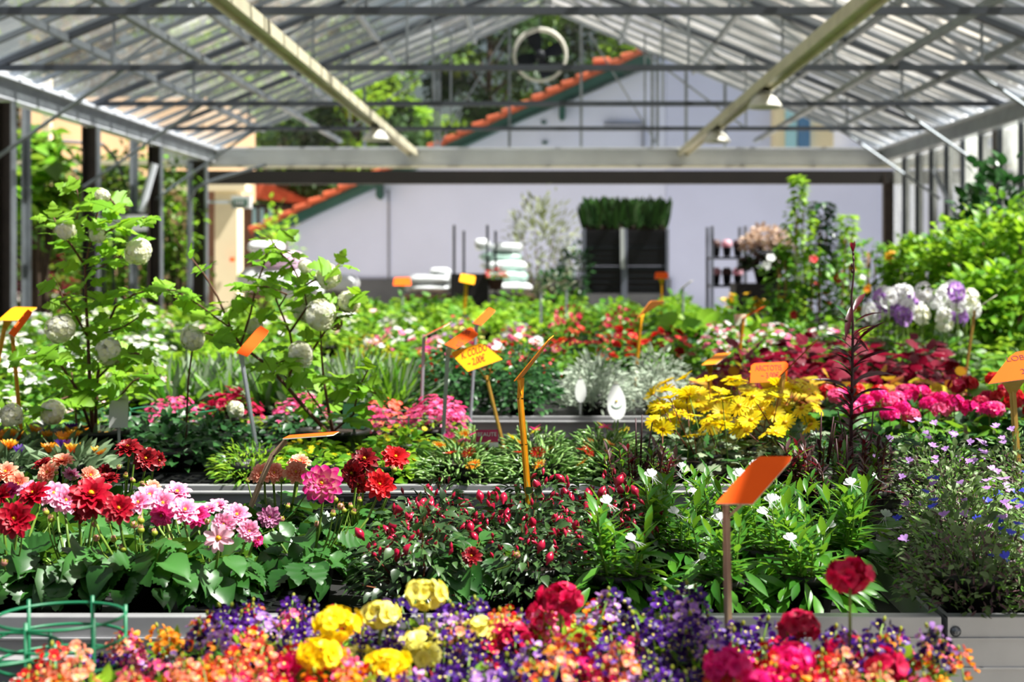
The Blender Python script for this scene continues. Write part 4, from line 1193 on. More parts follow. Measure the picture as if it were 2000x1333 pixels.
BL = [(30, 1015, 2.72, 'crimson', 74, (0.1, -1, .35)), (178, 970, 2.74, 'crimson', 88, (.2, -.6, .7)), (68, 968, 2.85, 'crimson', 66, (-.3, -.6, .8)), (5, 968, 2.8, 'crimson', 50, (-.5, -.7, .5)),
      (232, 995, 2.70, 'crimson', 62, (.3, -.9, .5)), (180, 985, 2.76, 'crimson', 60, FR), (107, 968, 2.9, 'pink', 60, (0, -.8, .8)), (128, 978, 2.86, 'pink', 56, (.4, -.9, .3)), (60, 960, 3.0, 'pink', 52, (0, -.5, 1)),
      (20, 962, 3.05, 'deep', 50, (0, -.5, 1)), (160, 1000, 2.78, 'darkred', 44, (.6, -.6, -.1)), (272, 985, 2.86, 'pink', 52, (-.2, -.7, .7)), (292, 972, 2.95, 'pink', 58, (.1, -.6, .8)), (318, 985, 2.9, 'pink', 56, (.2, -.9, .5)),
      (345, 965, 3.05, 'pink', 56, (.2, -.6, .8)), (360, 1000, 2.86, 'pink', 60, (.3, -.7, .7)), (316, 1006, 2.84, 'deep', 46, (0, -1, -.2)), (385, 1010, 2.9, 'deep', 48, (0, -.8, .5)), (405, 998, 3.0, 'pink', 50, (0, -.3, 1)), (425, 990, 3.05, 'pink', 44, (0, -.4, 1)),
      (438, 1025, 2.78, 'pink', 48, (0, -1, .3)), (462, 1008, 2.86, 'pink', 52, (.2, -.8, .6)), (486, 1038, 2.84, 'pink', 44, (.3, -1, .2)), (427, 1052, 2.72, 'pale', 58, (.1, -1, .2)), (502, 1055, 2.86, 'deep', 30, (.8, -.5, .1)),
      (12, 925, 3.42, 'salmon', 50, (0, -.7, .7)), (35, 945, 3.4, 'salmon', 44, (.3, -.9, .3)), (95, 925, 3.45, 'salmon', 46, (-.3, -.8, .5)), (122, 903, 3.5, 'salmon', 48, (0, -.4, 1)), (175, 930, 3.45, 'salmon', 40, (.6, -.7, .5)),
      (140, 925, 3.4, 'pink', 34, (0, -.5, -.4)), (84, 908, 3.55, 'darkred', 40, (-.4, -.3, 1)), (250, 878, 3.55, 'darkred', 54, (0, -.45, .9)), (285, 898, 3.55, 'darkred', 50, (.2, -.9, .5)), (308, 900, 3.58, 'darkred', 36, (.8, -.5, .1)),
      (212, 938, 3.5, 'darkred', 46, (0, -.2, 1)), (298, 952, 3.4, 'salmon', 34, (.3, -.6, .8)), (262, 880, 3.6, 'darkred', 40, (0, -.2, 1)), (205, 925, 3.55, 'darkred', 36, FR),
      (630, 947, 2.88, 'pinkwhite', 80, (.0, -1, .45)), (526, 1010, 3.0, 'striped', 46, (.3, -1, .1)), (512, 928, 3.25, 'salmon', 50, (-.2, -.8, .7)), (535, 925, 3.25, 'salmon', 44, (.3, -.9, .4)), (578, 924, 3.2, 'salmon', 48, (.1, -.9, .5)), (585, 905, 3.3, 'salmon', 46, (.1, -.5, 1)),
      (742, 948, 3.0, 'red', 60, (.05, -1, .4)), (712, 900, 3.2, 'darkred', 56, (0, -.7, .7)), (690, 925, 3.15, 'darkred', 52, (-.4, -.9, .2)), (772, 895, 3.2, 'red', 54, (.2, -.8, .6)), (704, 915, 3.22, 'darkred', 52, (.2, -.9, .3)), (700, 945, 3.18, 'darkred', 40, (0, -1, -.1)),
      (921, 1088, 2.74, 'darkred', 40, (0, -.8, .5))]
for b_ in BL: bloom(*b_)
BD = [(262, 1026, 2.72), (275, 1036, 2.72), (275, 1018, 2.75), (188, 1052, 2.72), (302, 1042, 2.75), (330, 1062, 2.8), (212, 1015, 2.75), (100, 1015, 2.75), (44, 1030, 2.72), (185, 1025, 2.76), (222, 1055, 2.72), (90, 1002, 2.76),
      (232, 913, 3.5), (245, 930, 3.5), (260, 940, 3.5), (278, 945, 3.5), (110, 923, 3.4), (655, 977, 2.9), (665, 990, 2.9), (685, 990, 3.0), (690, 1002, 2.95), (620, 1025, 2.9), (600, 960, 3.1), (562, 990, 3.1), (550, 1015, 3.05), (702, 978, 3.1), (770, 918, 3.15),
      (8, 1100, 2.7), (240, 1073, 2.72), (320, 1010, 2.85), (405, 1020, 2.8), (650, 1005, 2.85), (672, 998, 2.9), (1010, 1085, 2.7), (550, 938, 3.2), (483, 940, 3.3), (145, 935, 3.4), (338, 990, 2.9)]
for i, (px, py, d) in enumerate(BD):
    c = at(px, py, d); best = min(DPL, key=lambda q: (q[0] - c.x) ** 2 + 3 * (q[1] - c.y) ** 2); t = best[2]; s = t.scale[0]
    inv = Matrix.Rotation(-t.rotation_euler.z, 4, 'Z'); loc = (inv @ (c - t.location)) / s
    link('flower_bud', DBUD if i % 3 else DBUD2, t, loc, (U(-.4, .4), U(-.4, .4), 0), U(.005, .0068) / s)
    st = MB(); e = Vector((loc.x * .5, loc.y * .5, .09)); mid = Vector((loc.x * .85, loc.y * .85, loc.z * .6 + .03)); st.tube([e, mid, loc], [.0016, .0015, .0013], M['stem'], 5, cap=False)
    link('bud_stem', st.mesh('bud_stem'), t)

# --- second bench from the viewer
bed('fuchsia', 'potted_fuchsia', 'potted plant', 'potted fuchsia full of crimson buds', 'behind the nemesia', [(2.83, 735, 880, .16), (3.02, 745, 1290, .17), (3.22, 770, 1310, .17)], 'potted fuchsias', sc=(1.05, 1.2))
bed('fuchsia', 'potted_fuchsia', 'potted plant', 'potted fuchsia full of crimson buds', 'right of the small dark red dahlia', [(2.82, 945, 1130, .165)], 'potted fuchsias')
bed('gaura', 'potted_gaura', 'potted plant', 'white-flowered gaura with lance leaves', 'behind the front rail', [(2.78, 1150, 1640, .145), (3.0, 1250, 1700, .15), (3.2, 1230, 1740, .15)], 'potted gauras')
bed('darkred', 'potted_red_gaura', 'potted plant', 'maroon-leaved upright plant', 'behind the gauras', [(3.5, 1560, 1740, .15), (3.75, 1530, 1760, .16)], 'maroon-leaved plants')
bed('darkred', 'potted_red_gaura', 'potted plant', 'maroon-leaved upright plant', 'left of the yellow daisies', [(3.7, 1215, 1290, .16)], 'maroon-leaved plants')
bed('gaura', 'potted_gaura', 'potted plant', 'low green gaura', 'between the maroon-leaved plants', [(3.5, 1290, 1600, .17)], 'potted gauras', sc=(.8, .85))
bed('lobelia_blue', 'potted_lobelia', 'potted plant', 'bushy blue and lilac lobelia', 'at the right end', [(2.73, 1800, 2140, .19), (2.95, 1790, 2120, .2), (3.12, 1790, 2120, .2), (3.3, 1800, 2120, .21)], 'potted lobelias', sc=(1.0, 1.2))
bed('lobelia_lilac', 'potted_lobelia', 'potted plant', 'bushy lilac lobelia', 'at the right end', [(3.6, 1770, 2100, .22), (3.88, 1740, 2080, .23)], 'potted lobelias', sc=(1.05, 1.25))

# --- third bench
bed('gazania', 'potted_gazania', 'potted plant', 'orange-flowered gazania', 'at the left end', [(4.27, -60, 205, .17), (4.5, -70, 215, .18), (4.75, -80, 220, .18)], 'potted gazanias')
bed('darkgreen', 'potted_bedding_plant', 'potted plant', 'dark green leafy pot plant', 'right of the gazanias', [(4.55, 255, 420, .2), (4.8, 245, 450, .2), (5.1, 120, 640, .22)], 'dark green leafy pots')
bed('fineleaf', 'potted_bedding_plant', 'potted plant', 'fine-leaved light green pot plant', 'around the white stake', [(4.26, 425, 540, .15), (4.45, 430, 560, .16)], 'fine-leaved light green pots')
bed('sanvitalia', 'potted_creeping_zinnia', 'potted plant', 'spreading plant with tiny yellow flowers', 'behind the dahlias', [(4.27, 545, 830, .19), (4.48, 550, 840, .19), (4.72, 560, 850, .2)], 'small yellow-flowered spreading plants')
bed('delosperma', 'potted_ice_plant', 'potted plant', 'succulent ice plant', 'around the yellow stake', [(4.27, 835, 1255, .185), (4.5, 845, 1250, .19), (4.75, 850, 1240, .2)], 'potted ice plants')
bed('osteospermum', 'potted_yellow_daisy', 'potted plant', 'tall-stemmed yellow daisy plant', 'below the coleus', [(4.35, 1290, 1600, .23), (4.62, 1270, 1620, .23), (4.95, 1270, 1600, .24)], 'potted yellow daisies')
bed('geranium', 'potted_geranium', 'potted plant', 'red and pink geranium', 'behind the lobelias', [(4.9, 1640, 2120, .23), (5.2, 1620, 2120, .23), (5.55, 1600, 2120, .24)], 'potted geraniums')
bed('darkgreen', 'potted_bedding_plant', 'potted plant', 'dark green pot plant', 'in front of the geraniums', [(4.5, 1640, 2100, .23)], 'dark green pots by geraniums')
bed('diascia', 'potted_diascia', 'potted plant', 'coral and pink diascia', 'right of the snowball shrub', [(5.15, 690, 895, .2), (5.4, 700, 900, .2)], 'potted diascias')
bed('diascia', 'potted_diascia', 'potted plant', 'coral and red diascia', 'between the snowball shrubs', [(5.5, 270, 640, .2)], 'potted diascias')
bed('bed_white', 'potted_white_flower', 'potted plant', 'low white-flowered pot plant', 'behind the gazanias', [(5.1, -80, 130, .24), (5.5, -80, 250, .26)], 'low white-flowered pots', sc=(.7, .8))

# --- fourth bench
bed('bed_white', 'potted_white_flower', 'potted plant', 'white-flowered leafy plant', 'behind the left snowball shrub', [(6.25, -60, 310, .3), (6.7, -60, 320, .3), (7.2, -60, 330, .3)], 'white-flowered leafy plants')
bed('strap', 'potted_iris', 'potted plant', 'grey-green strap-leaved plant', 'between the snowball shrubs', [(6.2, 320, 640, .17), (6.5, 330, 640, .18), (6.9, 330, 640, .2)], 'strap-leaved plants')
bed('lavender', 'potted_lavender', 'potted plant', 'grey-green feathery lavender', 'left of the white price stake', [(6.2, 650, 800, .2), (6.6, 650, 800, .22), (7.0, 650, 790, .24)], 'potted lavenders')
bed('cuphea', 'potted_cuphea', 'potted plant', 'dark leafy plant with tiny red flowers', 'behind the yellow label', [(6.2, 810, 1090, .25), (6.6, 810, 1085, .27), (7.05, 800, 1085, .28)], 'dark leafy plants with tiny red flowers')
bed('silver', 'potted_silver_bush', 'potted plant', 'silver-leaved bushy plant', 'behind the ice plants', [(6.2, 1105, 1345, .25), (6.6, 1105, 1345, .27), (7.0, 1105, 1345, .28)], 'silver-leaved bushes')
bed('coleus', 'potted_coleus', 'potted plant', 'burgundy and yellow coleus', 'behind the yellow daisies', [(6.5, 1370, 1880, .28), (6.95, 1380, 1870, .3), (7.4, 1390, 1860, .32)], 'potted coleus')
bed('coleus_yellow', 'potted_coleus', 'potted plant', 'yellow and russet coleus', 'before the burgundy coleus', [(6.15, 1350, 1900, .25)], 'yellow coleus')
bed('bed_green', 'potted_bedding_plant', 'potted plant', 'green leafy plant', 'right of the coleus', [(6.3, 1900, 2080, .26), (6.8, 1900, 2060, .28), (7.3, 1900, 2050, .3)], 'green plants right of the coleus')

# --- fifth bench and beyond
bed('bed_white', 'potted_white_flower', 'potted plant', 'bright green plant with white flowers', 'on the fifth bench', [(8.05, -40, 330, .34), (8.6, -40, 340, .36), (9.2, -40, 350, .38)], 'white-flowered plants on the fifth bench')
bed('bed_green', 'potted_bedding_plant', 'potted plant', 'bright green leafy plant', 'behind the strap-leaved plants', [(8.0, 340, 640, .3), (8.6, 350, 640, .34), (9.2, 360, 640, .36)], 'bright green plants behind the strap leaves')
bed('euphorbia', 'potted_lime_plant', 'potted plant', 'frothy yellow-green plant', 'behind the lavenders', [(8.0, 650, 800, .3), (8.5, 650, 790, .34)], 'frothy yellow-green plants')
bed('bed_pink', 'potted_pink_flower', 'potted plant', 'leafy plant with pink flowers', 'behind the orange price labels', [(8.05, 800, 1060, .3), (8.6, 700, 1070, .32), (9.2, 700, 1070, .34)], 'pink-flowered plants')
bed('bed_red', 'potted_red_flower', 'potted plant', 'leafy plant with dark red flowers', 'behind the silver-leaved plants', [(8.05, 1080, 1350, .28), (8.6, 1080, 1350, .3), (9.2, 1080, 1350, .32)], 'red-flowered plants')
bed('bed_snap', 'potted_snapdragon', 'potted plant', 'pale pink snapdragon', 'behind the coleus', [(8.1, 1360, 1660, .3), (8.7, 1360, 1660, .32), (9.2, 1360, 1660, .34)], 'pale pink snapdragons')
bed('stock', 'potted_stock', 'potted plant', 'tall white and lilac stock', 'right of the dark flower spike', [(8.0, 1690, 1900, .24), (8.5, 1700, 1910, .26)], 'tall white and lilac stocks', sc=(.95, 1.05))
bed('bed_green', 'potted_bedding_plant', 'potted plant', 'green leafy plant', 'right of the stocks', [(8.0, 1920, 2060, .3), (8.6, 1920, 2050, .34), (9.2, 1700, 2040, .36)], 'green plants right of the stocks')
bed('bed_yellowred', 'potted_mixed_flower', 'potted plant', 'pale yellow and red flowered plant', 'behind the pink-flowered ones', [(9.9, 850, 1050, .36), (10.5, 850, 1060, .38)], 'pale yellow and red plants')
bed('salvia', 'potted_salvia', 'potted plant', 'red-spiked salvia', 'below the black trolleys', [(9.9, 1060, 1260, .32), (10.5, 1060, 1260, .34), (11.1, 1060, 1260, .36)], 'red salvias')
bed('hosta', 'potted_hosta', 'potted plant', 'broad-leaved light green plant', 'behind the snapdragons', [(9.95, 1280, 1520, .3), (10.6, 1280, 1520, .32)], 'broad-leaved light green plants', sc=(1.1, 1.3))
bed('bed_white', 'potted_white_flower', 'potted plant', 'leafy plant with white flowers', 'on the sixth bench', [(10.0, -20, 840, .42), (10.8, 0, 840, .44)], 'white-flowered plants on the sixth bench', sc=(1.1, 1.3))
bed('bed_green', 'potted_bedding_plant', 'potted plant', 'leafy green plant', 'on the sixth bench at right', [(10.2, 1540, 2020, .4)], 'green plants on the sixth bench', sc=(1.1, 1.3))
bed('tagetes', 'potted_marigold', 'potted plant', 'yellow-flowered leafy plant', 'left of the cane-trained climbers', [(11.7, 1400, 1560, .36), (12.3, 1400, 1560, .4)], 'yellow marigold-like plants', sc=(1.2, 1.5))
for i, (d, a) in enumerate(((11.8, 7), (13.0, 8), (13.7, 8), (14.8, 9), (15.6, 9), (16.6, 10), (17.4, 10), (18.4, 11))):
    w = ('seventh', 'seventh', 'eighth', 'eighth', 'ninth', 'ninth', 'tenth', 'tenth')[i] + ' bench' + (' front' if i % 2 == 0 else ' rear')
    bed('bed_green', 'potted_bedding_plant', 'potted plant', 'leafy green plant', f'on the {w}', [(d, 420, 1380, .46 + .03 * i)], f'leafy green plants on the {w}', sc=(1.2, 1.6) if i < 4 else (.8, 1.1))
bed('bed_pink', 'potted_pink_flower', 'potted plant', 'red and pink flowered plant', 'among greens right of the snowball shrub', [(12.4, 640, 760, .45)], 'far pink plants', sc=(1.2, 1.5))
bed('bed_green', 'potted_bedding_plant', 'potted plant', 'pale green plant', 'at the far left columns', [(12.2, 60, 420, .5), (14.0, 120, 420, .55)], 'pale green plants at the far left', sc=(1.2, 1.6))

# --- nearest bench: nemesia and taller heads
def nem(k, px, d, where, sc=1.0, kind='nemesia', zb=ZB):
    pr = PROTO[k]; v = pr[rnd.randrange(len(pr))]
    nm, ds = {'nemesia_orange': ('potted_nemesia', 'orange and coral nemesia'), 'nemesia_red': ('potted_nemesia', 'red and pink nemesia'), 'nemesia_purple': ('potted_nemesia', 'purple nemesia with yellow eyes'),
              'nemesia_mixed': ('potted_nemesia', 'purple and coral nemesia'), 'nemesia_pinkred': ('potted_nemesia', 'hot pink and crimson nemesia'), 'snap_yellow': ('potted_snapdragon', 'pale yellow ruffled flowers'),
              'snap_crimson': ('potted_stock', 'crimson ruffled flowers'), 'snap_crimson_tall': ('potted_stock', 'tall crimson ruffled flowers'), 'snap_magenta': ('potted_stock', 'magenta ruffled flowers'), 'snap_gold': ('potted_snapdragon', 'bright yellow ruffled flowers')}[k]
    return place(v, nm, f'{ds} {where}', 'potted plant', (xat(px, d), d, zb), U(0, 6.28), 'potted nemesias' if 'nem' in k else 'taller blooms among the nemesia', sc if 'nem' in k else min(sc, 1.05))
FG = [('nemesia_orange', 95, 1.72), ('nemesia_orange', 250, 1.70), ('nemesia_orange', 420, 1.70), ('nemesia_red', 580, 1.70), ('nemesia_mixed', 760, 1.70), ('nemesia_mixed', 930, 1.70), ('nemesia_mixed', 1090, 1.70), ('nemesia_purple', 1260, 1.70), ('nemesia_purple', 1420, 1.70), ('nemesia_pinkred', 1590, 1.70), ('nemesia_orange', 1760, 1.72),
      ('nemesia_orange', 165, 1.90), ('nemesia_orange', 310, 1.88), ('nemesia_red', 455, 1.9), ('nemesia_red', 560, 1.93), ('nemesia_orange', 690, 1.9), ('nemesia_purple', 830, 1.9), ('nemesia_purple', 965, 1.9), ('nemesia_mixed', 1100, 1.9), ('nemesia_purple', 1240, 1.88), ('nemesia_pinkred', 1400, 1.86), ('nemesia_pinkred', 1560, 1.88), ('nemesia_orange', 1700, 1.9),
      ('nemesia_orange', 370, 2.12), ('nemesia_purple', 500, 2.14), ('nemesia_red', 570, 2.2), ('nemesia_purple', 760, 2.12), ('nemesia_purple', 860, 2.16), ('nemesia_mixed', 985, 2.14), ('nemesia_red', 1100, 2.14), ('nemesia_purple', 1330, 2.12), ('nemesia_orange', 1740, 2.06),
      ('nemesia_orange', 110, 1.52), ('nemesia_red', 320, 1.52), ('nemesia_mixed', 540, 1.52), ('nemesia_mixed', 760, 1.52), ('nemesia_mixed', 980, 1.52), ('nemesia_purple', 1180, 1.52), ('nemesia_purple', 1380, 1.52), ('nemesia_pinkred', 1600, 1.52), ('nemesia_orange', 1780, 1.54)]
rowname = {1.5: 'front row', 1.7: 'second row', 1.9: 'third row', 2.1: 'back row'}
cnt = {}
for k, px, d in FG:
    rn = rowname[min(rowname, key=lambda v: abs(v - d))]; cnt[(k, rn)] = cnt.get((k, rn), 0) + 1
    nem(k, px, d, f'on the nearest bench, {rn}, {ORD[cnt[(k, rn)]]} such from left', U(.95, 1.1))
for k, px, d, w, s in (('snap_yellow', 830, 2.15, 'highest of the yellow ones, above the purple nemesia', 1.12), ('snap_yellow', 742, 2.1, 'left of the highest yellow head', .95), ('snap_gold', 655, 1.98, 'between orange and purple nemesia', 1.05),
                       ('snap_gold', 640, 1.62, 'at the bottom edge left of centre', .9), ('snap_crimson', 1095, 2.12, 'standing alone before the fuchsias', 1.1), ('snap_magenta', 590, 1.95, 'beside the bright yellow heads', .8),
                       ('snap_crimson_tall', 1660, 2.0, 'topmost at the right above purple nemesia', 1.32), ('snap_magenta', 1420, 1.84, 'at the foot of the large orange label', .95), ('snap_magenta', 1545, 1.9, 'right of the large orange label stake', .9), ('snap_magenta', 1140, 1.95, 'right of centre by coral nemesia', .75),
                       ('snap_crimson', 1560, 2.04, 'behind the magenta heads at right', .95), ('snap_crimson', 870, 1.56, 'at the bottom edge near centre', .85)):
    nem(k, px, d, w, s)
for px, d, w in ((20, 1.75, 'at the lower left corner'), (62, 1.93, 'under the green wire hoops'), (-30, 1.92, 'under the wire hoops, leftmost')):
    place(PROTO['darkgreen'][0], 'potted_bedding_plant', f'low dark green plant {w}', 'potted plant', (xat(px, d), d, ZB), 1.0, None, .72)
for px, d, z, s, w in ((1315, 2.16, 0, 1.2, 'tallest purple spike left of the large orange label'), (1690, 2.02, .03, 1.12, 'under the crimson heads at right'), (268, 2.1, .0, .8, 'beside the green wire hoops'), (510, 2.2, .0, 1.0, 'under red clusters left of yellow heads')):
    nem('nemesia_purple', px, d, f'{w}', s)

# --- empty trays
def tray(px, d, w, dp, label, z=ZB, nx=5, ny=4):
    t = thing('plug_tray', label, 'tray', (xat(px, d), d, z), 0, 'black carry trays')
    b = MB(); h = .035
    for i in range(nx + 1): b.box((-w / 2 + w * i / nx, 0, h * .5), (.006 if 0 < i < nx else .004, dp, h if i in (0, nx) else h * .8), M['tray_black'])
    for j in range(ny + 1): b.box((0, -dp / 2 + dp * j / ny, h * .5), (w, .006 if 0 < j < ny else .004, h if j in (0, ny) else h * .8), M['tray_black'])
    b.box((0, -dp / 2 - .006, h), (w + .02, .014, .004), M['tray_black']); b.box((0, dp / 2 + .006, h), (w + .02, .014, .004), M['tray_black'])
    b.box((-w / 2 - .006, 0, h), (.014, dp, .004), M['tray_black']); b.box((w / 2 + .006, 0, h), (.014, dp, .004), M['tray_black'])
    part('cell_grid', b, t, smooth=False)
    b = MB()
    for i in range(nx):
        for j in range(ny): b.lathe([(w / nx * .28, .008), (w / nx * .40, .012), (w / nx * .44, h * .95)], M['tray_black'], 10, (-w / 2 + w * (i + .5) / nx, -dp / 2 + dp * (j + .5) / ny, 0))
    part('pot_rings', b, t)
tray(492, 2.80, .17, .22, 'empty black tray between the dahlias, front one', nx=4, ny=5)
tray(500, 3.06, .22, .24, 'empty black tray between the dahlias, behind the front one', nx=4, ny=5)
tray(360, 4.33, .30, .22, 'empty black tray on the rail behind the pink dahlias', nx=6, ny=4)
tray(230, 4.32, .2, .2, 'empty black tray behind the dark red dahlia', nx=4, ny=4)
tray(750, 4.0 - .1, .4, .2, 'empty black tray hidden behind the red dahlias', nx=6, ny=4)
tray(980, 4.95 + .15, .5, .25, 'empty black tray before the dark leafy plants', nx=8, ny=4)

# ---------------------------------------------------------------- snowball shrubs
SNOWF = floret('p_cream', .0085, 5, None, .55, .15)
SNOWM = []
for i in range(3):
    q = ball(SNOWF, .9, 150, -1, .12) if 0 else MB()
    fl5 = floret('p_snow', .2, 5, None, .5, .08)
    q = ball(fl5, .86, 260, -1, .3, rj=.09); blob(q, (0, 0, 0), .7, .7, M['p_snow'], 14, 9, r=.3); SNOWM.append(q.mesh('flower_ball'))
q = ball(floret('p_brownish', .26, 5, None, .5, .25), .75, 50, -1, .3); SNOWB = q.mesh('flower_ball')
def snowball_shrub(label, base_px, d, stems, balls, leafd, potR=.11, seed=3):
    """stems: list of pixel polylines (px, py, extra distance); balls: (px, py, radius px, depth offset, brown?)"""
    rs = random.Random(seed)
    org = at(base_px[0], base_px[1], d); org.z = ZB
    t = thing('snowball_viburnum', label, 'shrub', org, 0, 'snowball viburnums')
    part('pot', pot('pot_black', potR, .13), t)
    lf = MB(); LT = []
    for st in stems:
        pts = np.array([np.array(at(p[0], p[1], d + (p[2] if len(p) > 2 else 0))) - np.array(org) for p in st])
        r0 = st[0][3] if len(st[0]) > 3 else .005
        n = len(pts); b = MB(); b.tube(pts, np.linspace(r0, .0022, n), M['twig'], 7)
        part('branch', b, t)
        leafy = st[-1][4] if len(st[-1]) > 4 else 1.0
        # leaves in pairs along the branch
        seg = np.linalg.norm(np.diff(pts, axis=0), axis=1); L = seg.sum(); k = max(2, int(L / .040 * leafy))
        cum = np.concatenate([[0], np.cumsum(seg)])
        for j in range(k):
            s = L * (.28 + .72 * (j + .5) / k) if leafy < 9 else L
            i = min(n - 2, int(np.searchsorted(cum, s) - 1)); i = max(i, 0)
            p = pts[i] + (pts[i + 1] - pts[i]) * (s - cum[i]) / max(seg[i], 1e-6); tn = norm(pts[i + 1] - pts[i])
            for sg in (0, math.pi):
                a = j * 1.57 + sg + rs.uniform(-.6, .6)
                o = np.array((math.cos(a), math.sin(a) * .9, rs.uniform(-.05, .4)))
                dirv = norm(o + tn * .3); pl = rs.uniform(.012, .03)
                LT.append((p + dirv * pl, dirv + np.array((0, 0, rs.uniform(-.5, .0))), rs.uniform(.045, .078), p))
        LT.append((pts[-1], norm(tn + np.array((rs.uniform(-.6, .6), rs.uniform(-.6, .2), -.1))), .05, pts[-1]))
    P_ = np.array([l[0] for l in LT]); D = norm(np.array([l[1] for l in LT])); S = np.array([l[2] for l in LT])
    ups = norm(np.array([(rs.uniform(-.5, .5), rs.uniform(-1.3, .2), 1) for _ in LT]))
    fr = frames(D, ups, S, S); g_ = np.array([rs.randrange(3) for _ in LT])
    for i in range(3): lf.add(T_vib[i], fr[g_ == i], P_[g_ == i])
    for l in LT: lf.tube([l[3], l[0]], .0011, M['stem'], 4, cap=False)
    part('foliage', lf, t)
    allp = [np.array(at(p[0], p[1], d + (p[2] if len(p) > 2 else 0))) - np.array(org) for st in stems for p in st[1:]]
    for i, bl in enumerate(balls):
        px, py, r = bl[:3]; dd = bl[3] if len(bl) > 3 else -.04
        c = np.array(at(px, py, d + dd)) - np.array(org); rr = r * d / FPX
        o = part('flower_ball', SNOWB if (len(bl) > 4 and bl[4]) else SNOWM[i % 3], t, 'withered brownish flower ball' if (len(bl) > 4 and bl[4]) else None, loc=tuple(c), rot=(U(0, 3), U(0, 3), U(0, 3)), scale=(rr * 1.1, rr * 1.1, rr * 1.02))
        near = min(allp, key=lambda q: np.linalg.norm(q - c)); b = MB(); mid = (near + c) / 2 + np.array((0, 0, -.01)); b.tube([near, mid, c], [.0016, .0015, .0015], M['stem'], 5, cap=False); part('flower_stalk', b, t)

snowball_shrub('tall snowball viburnum, the left one of two, reaching the columns', (180, 860), 4.75, [
    [(182, 850, 0, .007), (176, 760, 0), (172, 660, .02), (168, 590, .02), (166, 520, 0), (182, 450, 0), (196, 395, 0)],
    [(186, 850, 0, .006), (190, 740, .05), (205, 650, .05), (225, 600, .02), (262, 575, -.05), (300, 565, -.1), (345, 568, -.12)],
    [(178, 840, 0, .005), (150, 760, -.1), (110, 700, -.15), (70, 690, -.2), (40, 700, -.2)],
    [(172, 660, 0, .004), (150, 620, -.05), (125, 590, -.1), (115, 560, -.1)],
    [(166, 520, 0, .004), (140, 480, -.05), (120, 455, -.1), (105, 425, -.1)],
    [(175, 470, 0, .004), (215, 450, -.05), (250, 430, -.08), (290, 425, -.1)],
    [(182, 450, 0, .003), (150, 430, .1), (155, 395, .1), (150, 370, .1)],
    [(196, 395, 0, .003), (205, 375, 0), (225, 400, -.05)],
    [(168, 540, 0, .003), (200, 520, .05), (235, 500, .05), (258, 470, .03)],
    [(190, 740, 0, .004), (230, 700, -.1), (265, 690, -.12), (290, 700, -.1)],
    [(186, 800, 0, .004), (230, 780, -.15), (260, 745, -.2), (290, 730, -.2)],
    [(205, 650, 0, .003), (240, 640, -.1), (270, 620, -.1)],
    [(176, 760, 0, .003), (120, 780, -.2), (80, 800, -.25)],
    [(185, 830, 0, .005), (150, 840, .05), (145, 760, .1), (135, 700, .15)],
], [(128, 450, 18, -.12), (200, 383, 14), (190, 458, 16, -.05), (270, 492, 25, -.02), (118, 643, 27, -.15), (213, 688, 25, -.12), (22, 812, 20, -.3), (102, 806, 22, -.25)], 1)
snowball_shrub('spreading snowball viburnum, the right one of two, beside the orange labels', (650, 850), 4.75, [
    [(650, 845, 0, .006), (640, 790, 0), (632, 740, 0), (628, 690, 0), (626, 640, 0, 0, .3)],
    [(640, 845, 0, .007), (598, 800, 0), (560, 755, .02), (520, 712, .03), (470, 675, .03), (450, 640, .02), (425, 580, 0), (398, 535, 0), (374, 505, 0, 0, .28)],
    [(560, 755, 0, .005), (575, 700, -.02), (566, 650, -.02), (545, 600, 0), (530, 560, 0, 0, .5)],
    [(566, 650, 0, .004), (600, 600, -.05), (592, 560, 0), (570, 520, .02), (545, 490, .03), (530, 470, .03)],
    [(470, 675, 0, .004), (490, 610, .02), (500, 560, .02), (515, 520, .02), (520, 495, .02)],
    [(600, 700, 0, .004), (640, 640, -.05), (665, 600, -.05), (690, 575, -.06)],
    [(592, 560, 0, .003), (620, 545, -.04), (650, 530, -.05), (662, 515, -.05)],
    [(450, 640, 0, .003), (420, 620, -.05), (395, 600, -.08), (372, 585, -.08)],
    [(450, 650, 0, .003), (430, 660, -.1), (400, 650, -.1)],
    [(655, 845, 0, .004), (620, 790, .1), (590, 750, .1), (600, 690, .1)],
    [(545, 600, 0, .003), (560, 575, -.06), (520, 560, -.08), (480, 560, -.08)],
    [(632, 740, 0, .003), (670, 740, -.15), (700, 750, -.2), (735, 770, -.2)],
    [(655, 840, 0, .004), (690, 810, -.15), (700, 760, -.2), (720, 720, -.2)],
    [(598, 690, 0, .003), (570, 700, -.12), (540, 710, -.15), (560, 740, -.15)],
], [(642, 541, 23), (597, 521, 14), (597, 602, 27, .02), (627, 616, 29, -.08), (681, 590, 22, -.04), (655, 632, 15, -.05, 1), (587, 692, 24, -.1), (376, 661, 24, -.1), (497, 640, 18, .1), (460, 800, 17, .2)], 1)
t = thing('plant_stake', 'thin twig stake holding the low flower ball left of the white label', 'stake', at(360, 800, 4.7)); t.location.z = ZB
b = MB(); b.tube([np.array(at(376, 680, 4.66)) - np.array(t.location), np.array(at(368, 740, 4.68)) - np.array(t.location), (-.0, 0, 0)], [.003, .003, .004], M['twig'], 6); part('stick', b, t)

